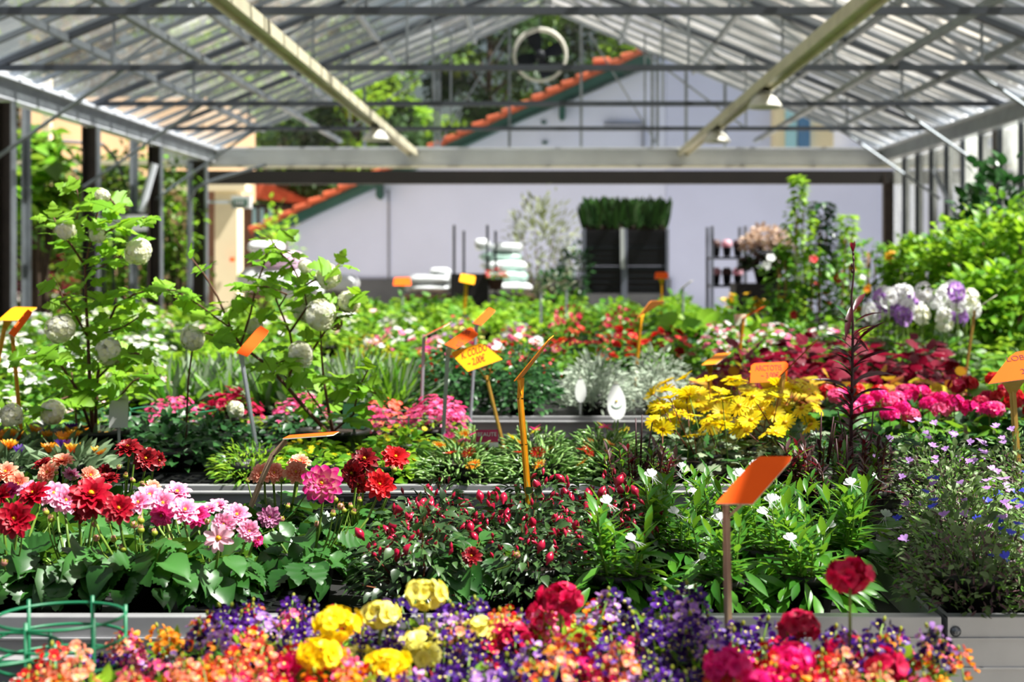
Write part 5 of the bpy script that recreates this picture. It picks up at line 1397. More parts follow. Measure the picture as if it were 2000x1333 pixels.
# tall dark spike
d = 4.0; org = at(1668, 1000, d); org.z = ZB
t = thing('cardinal_flower', 'tall single dark maroon spike with narrow leaves and red tip', 'potted plant', org)
part('pot', pot('pot_black', .055, .09), t)
pp = [np.array(at(x, y, d)) - np.array(org) for x, y in ((1668, 985), (1662, 850), (1664, 760), (1666, 640), (1663, 580), (1668, 530), (1666, 492))]
b = MB(); b.tube(pp, [.006, .005, .0042, .0034, .0028, .0024, .002], M['stem_dark_red'], 8); part('stem', b, t)
lf = MB(); tl = leaf_tpl(M['l_darkred'], LANCE, .3, .35); tg = leaf_tpl(M['l_dark'], LANCE, .3, .3)
LV = [(1634, 596, 1660, 628), (1708, 610, 1668, 632), (1655, 650, 1662, 600), (1690, 572, 1666, 610), (1622, 655, 1662, 680), (1708, 632, 1668, 680), (1620, 680, 1664, 700), (1726, 684, 1668, 716), (1640, 705, 1664, 735), (1742, 730, 1670, 745),
      (1608, 741, 1662, 765), (1720, 760, 1670, 775), (1632, 790, 1662, 820), (1735, 800, 1670, 815), (1710, 850, 1668, 840), (1622, 800, 1660, 790), (1700, 826, 1668, 850), (1640, 850, 1660, 870), (1722, 880, 1668, 860), (1690, 680, 1667, 660), (1645, 620, 1663, 640), (1680, 590, 1667, 608)]
for i, (tx, ty, bx, by) in enumerate(LV):
    a = np.array(at(bx, by, d)) - np.array(org); e = np.array(at(tx, ty, d + (-.05 if i % 3 else .05))) - np.array(org); L = np.linalg.norm(e - a)
    lf.add(tl if i % 4 else tg, frames([e - a + np.array((0, 0, .25 * L))], [(0, -.5, 1)], L * 1.15, L * .75), [a])
for k in range(60):
    u = U(0, .5); i = u * 6; i0 = int(i); a = pp[min(i0, 5)] * (1 - (i - i0)) + pp[min(i0 + 1, 6)] * (i - i0); th = U(0, 6.28)
    lf.add(tl, frames([(math.cos(th), math.sin(th), .9)], [(0, 0, 1)], U(.04, .08), U(.04, .07)), [a])
part('foliage', lf, t)
b = MB(); tq = leaf_tpl(M['l_burgundy'], LANCE, .2, -.1)
ring(b, tq, 9, .028, 1.25, .9, base=.002, z=0); part('flower_bud', b, t, 'crimson bud at the tip', loc=tuple(pp[-1]))
b = MB(); [blob(b, pp[5] * (1 - u) + pp[6] * u + np.array((U(-.005, .005), 0, 0)), .0035, .006, M['stem_dark_red'], 6, 3) for u in (0, .3, .6, .9)]; part('bud_row', b, t)
# ---------------------------------------------------------------- price labels
def text_mesh(body, size, mat, shear=.15):
    c = bpy.data.curves.new('writing', 'FONT'); c.body = body; c.size = size; c.extrude = .0004; c.shear = shear; c.align_x = 'CENTER'; c.align_y = 'CENTER'; c.space_line = .95
    o = bpy.data.objects.new('writing', c); COL.objects.link(o)
    dg = bpy.context.evaluated_depsgraph_get(); me = bpy.data.meshes.new_from_object(o.evaluated_get(dg)); bpy.data.objects.remove(o)
    me.name = 'writing'; me.materials.clear(); me.materials.append(MLIST[M[mat]])
    return me
def price_label(label, base, joint, d, corners, face, stake, text=None, ink='ink_red', back='label_edge', w0=.010, bend=None, fork=False, d2=None, depths=None, tsize=.02, tshift=0.0):
    """base / joint: pixels of the stake's foot and head; corners: four pixels of the plate with their own distances"""
    bx = at(base[0], base[1], d); jj = at(joint[0], joint[1], d if d2 is None else d2) if not bend else at(bend[0][0], bend[0][1], d)
    if abs(bx.z - ZB) > .002: bx = bx + (bx - jj) * ((bx.z - ZB) / max(.02, jj.z - bx.z)) if bx.z > ZB else bx + (jj - bx) * ((ZB - bx.z) / (jj.z - bx.z))
    t = thing('price_label', label, 'sign', bx, 0, 'price labels on stakes')
    o_ = np.array(bx)
    j = np.array(at(joint[0], joint[1], d if d2 is None else d2)) - o_
    pts = [np.zeros(3)] + ([np.array(at(q[0], q[1], d)) - o_ for q in bend] if bend else []) + [j]
    b = MB()
    for i in range(len(pts) - 1):
        wa = w0
        b.bar(pts[i], pts[i + 1] + norm(pts[i + 1] - pts[i]) * .002, wa, .0035, M[stake], up=(0, -1, 0))
        b.bar(np.array(pts[i]) + np.array((0, -.0015, 0)), pts[i + 1] + np.array((0, -.0015, 0)), wa * .3, .006, M[stake], up=(0, -1, 0))
    C = [np.array(at(p[0], p[1], dd)) - o_ for p, dd in zip(corners, depths)]
    nn = np.cross(C[1] - C[0], C[3] - C[0]); cw = np.array((0, 0, EYE)) - o_; rd = C[2] - cw
    C[2] = cw + rd * (np.dot(C[0] - cw, nn) / np.dot(rd, nn))                  # keep the plate flat
    n = norm(nn);
    if n[2] < 0: n = -n
    ctr = sum(C) / 4; em = (C[0] + C[1]) / 2                   # corners 0-1: the edge held by the stake
    if fork:
        f0 = j * .93 + pts[-2] * .07
        for k in (.3, .7):
            b.bar(f0, C[0] * (1 - k) + C[1] * k, .004, .003, M[stake], up=(0, -1, 0))
    else:
        a0 = j - norm(j - pts[-2]) * .03; w = np.linalg.norm(C[1] - C[0]) * .28
        e0 = C[0] * .72 + C[1] * .28; e1 = C[0] * .28 + C[1] * .72; hx = norm(C[1] - C[0]) * w0 * .5
        V = [a0 - hx, a0 + hx, e1, e0]; V = [v - n * .0005 for v in V] + [v - n * .004 for v in V]
        b.raw(V, [(0, 1, 2, 3), (7, 6, 5, 4), (0, 4, 5, 1), (1, 5, 6, 2), (2, 6, 7, 3), (3, 7, 4, 0)], mat=M[stake])
    part('stake', b, t, smooth=False)
    # plate with cut corners at the far edge
    def lerp(a, b_, k): return a * (1 - k) + b_ * k
    poly = [C[0], C[1], lerp(C[1], C[2], .88), lerp(C[2], C[3], .08), lerp(C[3], C[2], .08), lerp(C[0], C[3], .88)]
    k = len(poly); V = [p + n * .0012 for p in poly] + [p - n * .0012 for p in poly]
    b = MB(); b.raw(V[:k], None, [(0, i, i + 1) for i in range(1, k - 1)], mat=M[face]); pl = part('plate', b, t, smooth=False)
    b = MB(); b.raw([p - n * .0003 for p in V[:k]] + V[k:], [(i, (i + 1) % k, (i + 1) % k + k, i + k) for i in range(k)], [(k, k + i + 1, k + i) for i in range(1, k - 1)], mat=M[back]); tag(link('plate_back', b.mesh('plate_back', False), pl))
    if text:
        me = text_mesh(text, tsize, ink)
        x = norm(C[1] - C[0]); y = norm(np.cross(n, x)); x = np.cross(y, n)
        if np.dot(y, C[3] - C[0]) < 0: y = -y; x = -x
        R = Matrix(((x[0], y[0], n[0]), (x[1], y[1], n[1]), (x[2], y[2], n[2])))
        c = ctr + n * .0018 + x * tshift
        wo_ = link('writing', me, pl, tuple(c)); wo_.rotation_euler = R.to_euler()
        co = np.array([v.co for v in me.vertices]); ex = co.max(0) - co.min(0); hh = abs(np.dot(C[3] - C[0], y)); me.transform(Matrix.Translation(-Vector(((co.max(0) + co.min(0)) / 2)[:2].tolist() + [0])))
        wo_.scale = (min(.74 * np.linalg.norm(C[1] - C[0]) / ex[0], 1.3), .72 * hh / ex[1], 1)
    return t

price_label('large orange price label on beige stake, nearest of all', (1424, 1300), (1418, 985), 2.2, [(1398, 985), (1470, 986), (1552, 893), (1478, 893)], 'label_orange', 'stake_beige', None, depths=(2.19, 2.19, 2.27, 2.27), fork=True, w0=.011)
price_label('yellow price label seen edge-on, on a yellow stake among the fuchsias', (1036, 1030), (1018, 740), 3.15, [(1004, 745), (1022, 735), (1082, 655), (1070, 665)], 'label_orange', 'stake_yellow', None, back='label_amber', bend=[(1024, 870), (1016, 780)], depths=(3.08, 3.2, 3.2, 3.08), w0=.013)
price_label('flat orange price label on a bent beige stake beside the salmon dahlias', (482, 1010), (558, 862), 3.15, [(552, 858), (566, 851), (664, 843), (650, 851)], 'label_orange', 'stake_beige', None, bend=[(508, 945), (532, 890)], depths=(3.1, 3.22, 3.22, 3.1), w0=.011)
price_label('orange price label on a white stake beside the right snowball shrub', (503, 890), (471, 695), 4.5, [(461, 690), (483, 698), (527, 648), (508, 636)], 'label_orange', 'stake_white', None, depths=(4.47, 4.47, 4.55, 4.55), w0=.012)
price_label('orange price label with dark handwriting on a grey-white stake, left of the yellow one', (865, 862), (875, 680), 5.0, [(868, 674), (890, 683), (936, 655), (918, 638)], 'label_orange', 'stake_white', 'SURFI\n~\n2,00', depths=(4.96, 4.96, 5.06, 5.06), w0=.013, tsize=.022)
price_label('small orange price label behind and above the orange one with writing', (925, 720), (930, 640), 5.8, [(923, 632), (940, 636), (968, 608), (955, 601)], 'label_orange', 'stake_white', None, depths=(5.78, 5.78, 5.86, 5.86), w0=.012)
price_label('white-edged price label seen edge-on, left of the orange labels', (823, 805), (828, 655), 5.5, [(824, 660), (832, 655), (884, 628), (872, 636)], 'label_orange', 'stake_white', None, depths=(5.45, 5.58, 5.58, 5.45), w0=.012)
price_label('yellow price label with red handwriting on a forked beige stake', (978, 850), (950, 735), 4.95, [(914, 727), (982, 703), (942, 670), (878, 690)], 'label_yellow', 'stake_ochre', 'K. COLDO\n~ 2,00€', depths=(4.9, 4.9, 5.03, 5.03), w0=.012, fork=True, tsize=.021)
price_label('yellow-brown price label seen from below, above the silver bushes', (1245, 700), (1252, 625), 7.0, [(1245, 622), (1262, 610), (1300, 588), (1270, 588)], 'label_amber', 'stake_yellow', None, back='label_amber', depths=(6.95, 7.05, 7.1, 7.0), w0=.015)
price_label('amber price label left of the tall dark spike, above the coleus', (1448, 660), (1452, 625), 7.6, [(1446, 626), (1456, 618), (1497, 598), (1484, 602)], 'label_orange', 'stake_yellow', None, back='label_amber', depths=(7.5, 7.65, 7.65, 7.5), w0=.015)
price_label('amber price label above the leftmost yellow daisies', (1386, 770), (1388, 712), 5.6, [(1370, 714), (1398, 712), (1430, 689), (1398, 692)], 'label_amber', 'stake_yellow', None, depths=(5.55, 5.55, 5.65, 5.65), w0=.014)
price_label('orange price label with red handwriting among the yellow daisies', (1506, 885), (1500, 746), 4.75, [(1465, 748), (1537, 746), (1540, 707), (1467, 711)], 'label_orange', 'stake_ochre', 'ARCTOTIS\n~ 3,00€', depths=(4.7, 4.7, 4.78, 4.78), w0=.013, tsize=.0185)
price_label('ochre price label seen edge-on, right of the handwritten daisy label', (1510, 895), (1530, 735), 4.6, [(1520, 738), (1538, 722), (1598, 662), (1590, 672)], 'label_amber', 'stake_ochre', None, back='stake_ochre', bend=[(1518, 800)], depths=(4.52, 4.66, 4.66, 4.52), w0=.016)
price_label('orange price label with dark handwriting at the right edge', (1990, 935), (1976, 745), 3.95, [(1930, 751), (2030, 738), (2062, 676), (1978, 690)], 'label_orange', 'stake_ochre', 'LOBELIA\n~\n2,00€', 'ink_dark', depths=(3.92, 3.92, 4.02, 4.02), w0=.017, tsize=.025, tshift=.012)
price_label('orange price label on a yellow stake right of the stocks', (1892, 690), (1904, 608), 7.2, [(1895, 610), (1908, 604), (1948, 576), (1938, 582)], 'label_orange', 'stake_ochre', None, depths=(7.1, 7.25, 7.25, 7.1), w0=.014)
price_label('orange and red price label at the left edge, front one of two', (40, 828), (24, 655), 4.8, [(16, 652), (28, 660), (64, 612), (54, 604)], 'label_orange', 'stake_yellow', None, depths=(4.75, 4.75, 4.85, 4.85), w0=.012)
price_label('amber price label at the left edge, rear one of two', (-15, 760), (12, 625), 5.0, [(-5, 627), (34, 627), (76, 601), (26, 600)], 'label_yellow', 'stake_yellow', None, depths=(4.97, 4.97, 5.05, 5.05), w0=.014)
price_label('small orange price label far off before the white bags', (786, 585), (786, 556), 14.0, [(768, 558), (803, 558), (801, 542), (770, 543)], 'label_orange', 'stake_white', None, depths=(13.9, 13.9, 14.1, 14.1), w0=.02)
price_label('small yellow price label before the dark crate trolley', (908, 590), (911, 553), 14.0, [(897, 550), (926, 556), (929, 540), (900, 535)], 'label_yellow', 'stake_yellow', None, depths=(13.9, 13.9, 14.05, 14.05), w0=.03)
for px, py, dd, l in ((1064, 561, 12.5, 'above the left salvias'), (1114, 557, 12.5, 'above the right salvias'), (1342, 555, 12.8, 'right of the black trolley')):
    price_label(f'small tilted orange price label {l}', (px - 8, 600), (px - 8, py + 7), dd, [(px - 13, py + 9), (px - 5, py + 6), (px + 12, py - 8), (px + 6, py - 5)], 'label_orange', 'stake_white', None, depths=(dd - .1, dd, dd, dd - .1), w0=.02)
price_label('small red-orange price label below the black trolley', (1292, 590), (1292, 548), 13.5, [(1278, 545), (1306, 545), (1304, 532), (1280, 532)], 'label_orange', 'stake_yellow', None, depths=(13.4, 13.4, 13.5, 13.5), w0=.02)

# plant cards and drop-shaped tags
def card(label, px, py, w, h, d, mat, rot=0.0, lean=.15, extra=None, name='plant_tag'):
    p = at(px, py, d); t = thing(name, label, 'tag', p, rot, 'plant tags'); W, H = w * d / FPX, h * d / FPX
    b = MB(); b.box((0, 0, 0), (W, .0016, H), M[mat]); q = part('card', b, t, smooth=False, rot=(-lean, 0, 0))
    b = MB(); b.bar((0, .002, -H * .4), (0, .01, -H * .5 - .06), .008, .0015, M[mat], up=(0, -1, 0)); part('spike', b, t, smooth=False)
    return t, q, W, H
def card_text(q, s, size, mat, loc): 
    o = link('writing', text_mesh(s, size, mat, 0), q, loc); o.rotation_euler = (math.pi / 2, 0, 0)
t, q, W, H = card('magenta plant card with white lettering stuck in the ice plants', 951, 852, 44, 24, 4.55, 'card_magenta', .1)
card_text(q, 'BEAUTE', .0165, 'card_white', (0, -.002, .004))
b = MB(); b.box((0, -.0012, -H * .5 - .008), (W, .0016, .014), M['card_white']); tag(link('white_strip', b.mesh('white_strip', False), q))
card('plain white card on a stick, back side showing, by the left snowball shrub', 232, 800, 36, 72, 4.6, 'card_white', .15)
t, q, W, H = card('green picture card with white header in front of the diascia', 691, 806, 44, 64, 4.75, 'card_green', -.15)
b = MB(); b.box((0, -.0015, H * .40), (W * .94, .001, H * .16), M['card_pale']); tag(link('header', b.mesh('header', False), q))
b = MB(); b.bar((-W * .25, -.0015, -H * .3), (W * .3, -.0015, H * .25), .004, .001, M['wire_green'], up=(0, -1, 0)); tag(link('printed_stem', b.mesh('printed_stem', False), q))
card('small white tag in the empty space beside the coleus', 1446, 625, 26, 22, 7.6, 'card_pale', .3)
def drop(label, px, py, w, h, d, smile):
    p = at(px, py, d); t = thing('drop_tag', label, 'tag', p, U(-.2, .2), 'white drop-shaped tags'); W, H = w * d / FPX / 2, h * d / FPX / 2
    out = []
    for i in range(28):
        a = 2 * math.pi * i / 28; z = -math.cos(a); x = math.sin(a) * (1 - .32 * (z + 1) * .5 - (.35 * max(0, z - .3)))
        out.append((W * x, H * z))
    b = MB(); n = len(out); V = [(x, -.001, z) for x, z in out] + [(x, .001, z) for x, z in out]
    b.raw(V, [(i, (i + 1) % n, (i + 1) % n + n, i + n) for i in range(n)], [(0, i, i + 1) for i in range(1, n - 1)] + [(n, n + i + 1, n + i) for i in range(1, n - 1)], mat=M['drop_white']); q = part('card', b, t, smooth=False, rot=(-.2, 0, 0))
    b = MB(); b.box((0, 0, H * .98), (W * .45, .006, H * .16), M['card_pale']); tag(link('cap', b.mesh('cap', False), q))
    if smile:
        b = MB(); b.tube([(W * .5 * math.sin(a), -.002, -H * .12 - H * .26 * math.cos(a)) for a in np.linspace(-1.2, 1.2, 9)], .0016, M['smile_green'], 5); tag(link('printed_curve', b.mesh('printed_curve'), q), 'green printed curve')
        b = MB(); blob(b, (0, -.002, 0), .005, .004, M['p_yellow'], 8, 3); tag(link('printed_dot', b.mesh('printed_dot'), q))
    b = MB(); b.bar((0, .003, -H * .6), (0, .01, -H - .05), .008, .002, M['drop_white'], up=(0, -1, 0)); part('spike', b, t, smooth=False)
drop('white drop-shaped tag with green curve, largest, before the silver bushes', 1204, 784, 44, 74, 5.9, True)
drop('white drop-shaped tag left among the silver leaves', 1134, 762, 26, 50, 6.05, False)
drop('white drop-shaped tag right, half behind the yellow daisies', 1310, 765, 34, 56, 5.95, False)

# green wire supports
def hoops(label, px, py, d, R, n, zs, nv, group='green wire plant supports', ph=0.3):
    c = at(px, py, d); t = thing('wire_plant_support', label, 'plant support', (c.x, c.y, ZB), 0, group)
    for z in zs:
        b = MB(); b.tube([(R * math.cos(a), R * math.sin(a), z) for a in np.linspace(0, 2 * math.pi, 33)], n, M['wire_green'], 6); part('hoop', b, t)
    for k in range(nv):
        a = ph + 2 * math.pi * k / nv; b = MB(); b.tube([(R * math.cos(a), R * math.sin(a), 0.0), (R * math.cos(a), R * math.sin(a), max(zs) + .01)], n * 1.2, M['wire_green'], 6); part('upright', b, t)
hoops('double green wire hoop support at the left of the nearest bench', 118, 1200, 2.08, .085, .0022, (.105, .135, .165), 6)
hoops('green wire hoop support at the lower left corner of the photo', -20, 1215, 2.0, .09, .0022, (.10, .14), 6, ph=.9)
hoops('thin green wire hoop around the diascia', 780, 800, 5.2, .15, .0022, (.13,), 4)
hoops('thin green wire hoop between the snowball shrubs', 340, 800, 5.4, .15, .0022, (.13,), 4)

# ---------------------------------------------------------------- tall plants at the right: climbers on canes, shrubs
def climber(px, py_top, d, w, label, tpl, dens=1.0, flower=None, zb=ZB, canes=3):
    x = xat(px, d); H = zat(py_top, d) - zb
    t = thing('potted_climber', label, 'climbing plant', (x, d, zb), 0, 'climbers on canes')
    part('pot', pot('pot_black', .08, .12), t)
    for k in range(canes):
        a = k * 2.1; b = MB(); b.tube([(.05 * math.cos(a), .05 * math.sin(a), .05), (.03 * math.cos(a), .03 * math.sin(a), H * U(.75, .95))], .005, M['cane'], 6); part('cane', b, t)
    f = MB(); n = int(330 * dens * H / .8)
    th = np.array([U(0, 6.28) for _ in range(n)]); z = .1 + (H - .1) * np.array([U(0, 1) ** .8 for _ in range(n)])
    prof = w * (.45 + .55 * np.abs(np.sin(z / H * 5 + px))) * np.where(z / H > .8, .55, 1); rr = prof * np.sqrt(np.array([U(0.05, 1) for _ in range(n)]))
    P_ = np.stack([rr * np.cos(th), rr * np.sin(th), z], 1); D = norm(np.stack([np.cos(th), np.sin(th), np.array([U(-.6, .6) for _ in range(n)])], 1)); S = np.array([U(.035, .075) for _ in range(n)])
    f.add(tpl, frames(D, norm(np.array([(U(-.4, .4), U(-.4, .4), 1) for _ in range(n)])), S, S), P_)
    for k in range(4):
        a = k * 1.6; f.tube([(0, 0, .08), (.04 * math.cos(a), .04 * math.sin(a), H * .4), (.05 * math.cos(a + 1.5), .05 * math.sin(a + 1.5), H * .9)], .0025, M['twig'], 5)
    part('foliage', f, t)
    if flower:
        fm = floret(flower, .035, 5, None).mesh('flower')
        for _ in range(7):
            a = U(0, 6.28); part('flower', fm, t, loc=(w * math.cos(a), w * math.sin(a), H * U(.25, .9)), rot=(U(.5, 1.6), U(-.5, .5), 0))
CT = {'b': leaf_tpl(M['l_bright'], OVATE, .3, .3), 'm': leaf_tpl(M['l_mid'], OVATE, .3, .3), 'd': leaf_tpl(M['l_dark'], OVATE, .3, .3)}
for px, pt, d, w, l, k, fw, dn in ((1560, 345, 11.9, .13, 'tallest climber on canes against the white wall', 'b', None, 1.0), (1605, 395, 12.1, .17, 'dark leafy climber right of the tallest one', 'd', None, 1.3), (1655, 420, 12.0, .13, 'climber on canes left of the dark door post', 'b', 'p_white', .8),
                                   (1525, 480, 11.8, .15, 'leafy climber with white flowers left of the tallest one', 'm', 'p_white', 1.0), (1590, 480, 11.0, .16, 'climber with red blooms over exposed canes', 'm', 'p_red', .8), (1650, 490, 11.0, .16, 'climber over exposed canes, second of the front ones', 'm', None, .7),
                                   (1700, 470, 11.2, .16, 'climber with orange bloom over exposed canes', 'm', 'p_orange_stripe', .7), (1760, 475, 11.3, .18, 'climber over exposed canes beside the bright shrubs', 'b', None, .8)):
    climber(px, pt, d, w, l, CT[k], dn, fw)
def shrub(px, py_top, d, w, label, tpls, n, size, name='potted_shrub', zb=ZB, group='leafy shrubs at the right', stemmat='twig', depth=None):
    x = xat(px, d); H = zat(py_top, d) - zb; t = thing(name, label, 'shrub', (x, d, zb), 0, group)
    part('pot', pot('pot_black', .12, .16), t)
    f = MB()
    th = np.array([U(0, 6.28) for _ in range(n)]); cz = np.array([U(-1, 1) for _ in range(n)]); k = np.array([U(.45, 1) for _ in range(n)]) ** .6
    lump = 1 + .16 * np.sin(th * 3 + cz * 4) + .1 * np.sin(th * 7 - cz * 6)
    rr = np.sqrt(1 - cz ** 2) * k * lump
    P_ = np.stack([w * rr * np.cos(th), (depth or w) * rr * np.sin(th), H * .56 + H * .44 * cz * k * lump], 1); P_[:, 2] = np.maximum(P_[:, 2], .06)
    D = norm(np.stack([np.cos(th) * (1 - abs(cz) * .6), np.sin(th) * (1 - abs(cz) * .6), cz * .6 + .1], 1) + np.array([[U(-.5, .5) for _ in range(3)] for _ in range(n)])); S = np.array([U(*size) for _ in range(n)])
    fr = frames(D, norm(np.array([(U(-.4, .4), U(-.5, .3), 1) for _ in range(n)])), S, S); g_ = np.array([rnd.randrange(len(tpls)) for _ in range(n)])
    for i, tp in enumerate(tpls): f.add(tp, fr[g_ == i], P_[g_ == i])
    part('foliage', f, t)
    b = MB()
    for k_ in range(7):
        a = k_ * .9; b.tube([(0, 0, .1), (w * .25 * math.cos(a), w * .25 * math.sin(a), H * .4), (w * .6 * math.cos(a), w * .6 * math.sin(a), H * .75)], [.012, .008, .004], M['twig'], 6)
    part('branches', b, t)
    return t
TB = [leaf_tpl(M['l_bright'], OVATE, .3, .3), leaf_tpl(M['l_viburnum'], OVATE, .3, .3), leaf_tpl(M['l_mid'], OVATE, .3, .3)]
for px, pt, d, w, l in ((1850, 455, 10.6, .3, 'bright yellow-green shrub, leftmost of the right-hand hedge of pots'), (1905, 420, 10.2, .34, 'bright yellow-green shrub, second from left in the hedge of pots'), (1970, 395, 9.9, .36, 'tall yellow-green shrub at the right edge'), (2040, 400, 9.7, .36, 'yellow-green shrub cut by the right edge'),
                        (1790, 465, 11.0, .22, 'yellow-green shrub just right of the cane climbers'), (1960, 520, 9.0 + .3, .3, 'green shrub in front at the right edge, below the tall ones'), (1900, 540, 9.3, .26, 'green shrub behind the stocks')):
    shrub(px, pt, d, w, l, TB if pt < 500 else [TB[2], TB[1]], 900, (.045, .085))
shrub(1950, 318, 10.9, .34, 'dark glossy shrub rising above the hedge by the glass wall', T_dark, 620, (.07, .12))
shrub(1888, 400, 11.2, .2, 'dark glossy shrub before the pale glass wall', T_dark + [TB[0]], 260, (.07, .11))

# ---------------------------------------------------------------- far end: trolleys, pots, bags
def trolley(px0, px1, pyt, pyb, d, label, plants, shelves, dark=True):
    x0, x1 = xat(px0, d), xat(px1, d); zt, zb = zat(pyt, d), 0.1; t = thing('plant_trolley', label, 'trolley', ((x0 + x1) / 2, d, 0), 0, 'plant trolleys'); w = x1 - x0; dp = .6
    for sx in (-1, 1):
        for sy in (-1, 1):
            b = MB(); b.box((sx * w / 2, sy * dp / 2, (zt + zb) / 2), (.04, .04, zt - zb), M['trolley_grey']); part('upright', b, t, smooth=False)
            b = MB(); b.lathe([(.001, -.02), (.06, -.02), (.06, .02), (.001, .02)], M['dark_metal'], 14); part('wheel', b, t, loc=(sx * w / 2, sy * dp / 2, .06), rot=(0, math.pi / 2, 0))
    for z in shelves:
        b = MB(); b.box((0, 0, z), (w, dp, .03), M['dark_metal']); part('shelf', b, t, smooth=False)
    return t, w, dp
def crates(x, y, z, w, dp, h, label, group, mat='crate_dark'):
    t = thing('plant_crate', label, 'crate', (x, y, z), 0, group); b = MB(); th = .02
    b.box((0, -dp / 2, h / 2), (w, th, h), M[mat]); b.box((0, dp / 2, h / 2), (w, th, h), M[mat]); b.box((-w / 2, 0, h / 2), (th, dp, h), M[mat]); b.box((w / 2, 0, h / 2), (th, dp, h), M[mat]); b.box((0, 0, th / 2), (w, dp, th), M[mat])
    for k in range(4): b.box((0, -dp / 2 - .012, h * (k + .5) / 4), (w * .96, .01, h * .08), M['dark_metal'])
    part('box', b, t, smooth=False)
    b = MB(); b.box((0, 0, h * .8), (w - .04, dp - .04, .02), M['soil']); part('soil', b, t, smooth=False)
    return t
d = 20.0; RT = [leaf_tpl(M['l_rosemary'], STRAP, .2, .05), leaf_tpl(M['l_tree_dark'], STRAP, .2, .05)]
for n_, (a, c) in enumerate(((1140, 1214), (1220, 1300))):
    wh = ('left', 'right')[n_]
    tt, w, dp = trolley(a, c, 448, 560, d, f'dark plant trolley, {wh} one of the adjoining pair', None, (.55, .98, 1.30, 1.56))
    x = (xat(a, d) + xat(c, d)) / 2
    for z, lv in ((1.0, 'lower'), (1.32, 'middle'), (1.58, 'top')):
        c_ = crates(x, d, z, w - .045, .56, (.31 if lv == 'lower' else .25) if lv != 'top' else .2, f'black crate on the {lv} shelf of the {wh} trolley', 'black crates on the trolleys')
    for k in range(3):
        f = MB(); H_ = zat(385, d) - 1.74; n = 260; rr = np.array([(U(-.11, .11), U(-.22, .22), U(0, .12)) for _ in range(n)]); D = np.array([(U(-.3, .3), U(-.3, .3), 1) for _ in range(n)]); S = np.array([U(.10, .26) for _ in range(n)]) * H_ / .36
        for i, tp in enumerate(RT): f.add(tp, frames(D[i::2], [(0, -1, .1)], S[i::2], S[i::2] * 1.6), rr[i::2])
        f.box((0, 0, 0), (.16, .4, .1), M['soil'])
        solo('rosemary_plant', f, f'spiky dark green plant on the {wh} trolley, {("left", "middle", "right")[k]}', 'plant', 'spiky green plants on the trolleys', loc=(x + (k - 1) * w * .31, d, 1.79), smooth=True)
b = MB(); b.bar(at(1216, 525, 19.6), at(1215, 446, 19.6), .05, .05, M['bag_white']); struct('pale_post', b)
tt, w, dp = trolley(1386, 1450, 443, 560, 20.5, 'grey trolley with shelves of dark pots right of the black pair', None, (.6, 1.05, 1.42))
for z, lv in ((1.07, 'lower'), (1.44, 'upper')):
    for k in range(3):
        x = xat(1386, 20.5) + w * (k + .5) / 3; f = pot('crate_dark', .06, .13); f.lathe([(.055, .12), (.075, .16), (.05, .22), (.001, .23)], M['l_brown' if (k + (lv == 'upper')) % 2 else 'p_palepink'], 10)
        solo('shelf_pot', f, f'dark pot on the {lv} shelf of the grey trolley, {ORD[k + 1]} from left', 'potted plant', 'dark pots on the grey trolley', loc=(x, 20.4, z), smooth=True)
f = MB(); w_ = .27; dome(f, [leaf_tpl(M['l_pinkish'], SMALL), leaf_tpl(M['l_pinkish'], OVATE)], 700, .34, .25, .62, (.04, .08), up=.7, jit=.6); dome(f, [leaf_tpl(M['l_brown'], OVATE), leaf_tpl(M['l_tree_dark'], OVATE)], 600, .34, .0, .4, (.06, .1), up=.3, jit=.6)
t = thing('potted_heather', 'bushy plant with pale pinkish top over dark leaves', 'potted plant', (xat(1500, 19.5), 19.5, 1.22), 0)
part('foliage', f, t); part('pot', pot('pot_black', .2, .2), t, loc=(0, 0, -.12))
b = MB(); b.box((xat(1500, 19.5), 19.5, .55), (.9, .6, 1.1), M['crate_dark']); solo('display_plinth', b, 'dark block under the pinkish plant', 'display stand')

# crate trolley with four poles
d = 19.5; x0, x1 = xat(886, d), xat(952, d); t = thing('crate_trolley', 'dark box trolley with four thin corner poles', 'trolley', ((x0 + x1) / 2, d, 0)); w = x1 - x0
b = MB(); b.box((0, 0, (zat(535, d) + .5) / 2), (w + .04, .7, zat(535, d) - .5), M['crate_dark']); part('box', b, t, smooth=False)
for px, dy, top in ((887, -.3, 441), (906, .35, 450), (952, -.3, 441), (968, .35, 450)):
    b = MB(); b.box((xat(px, d + dy) - (x0 + x1) / 2, dy, (zat(top, d) + .9) / 2), (.03, .03, zat(top, d) - .9), M['dark_metal']); part('pole', b, t, smooth=False)
for px in ():
    b = MB(); b.box((xat(px, d) - (x0 + x1) / 2, .1, (zat(445, d) + 1.0) / 2), (.07, .03, zat(445, d) - 1.0), M['lamp_grey']); part('side_panel', b, t, smooth=False)
for sx in (-1, 1):
    for sy in (-1, 1):
        b = MB(); b.lathe([(.001, -.02), (.07, -.02), (.07, .02), (.001, .02)], M['dark_metal'], 12); part('wheel', b, t, loc=(sx * w * .45, sy * .3, .07), rot=(0, math.pi / 2, 0))
        b = MB(); b.box((sx * w * .45, sy * .3, .3), (.04, .04, .45), M['dark_metal']); part('leg', b, t, smooth=False)
f = MB(); dome(f, [leaf_tpl(M['p_red'], SMALL)], 120, .14, .02, .16, (.03, .05)); dome(f, T_mid[:1], 60, .14, 0, .1, (.04, .06)); part_ = thing('red_potted_flower', 'red-flowered pot right of the dark box trolley', 'potted plant', (xat(968, 19.2), 19.2, 1.14)); part('flowers', f, part_); part('pot', pot('pot_brown', .1, .14), part_, loc=(0, 0, -.12))

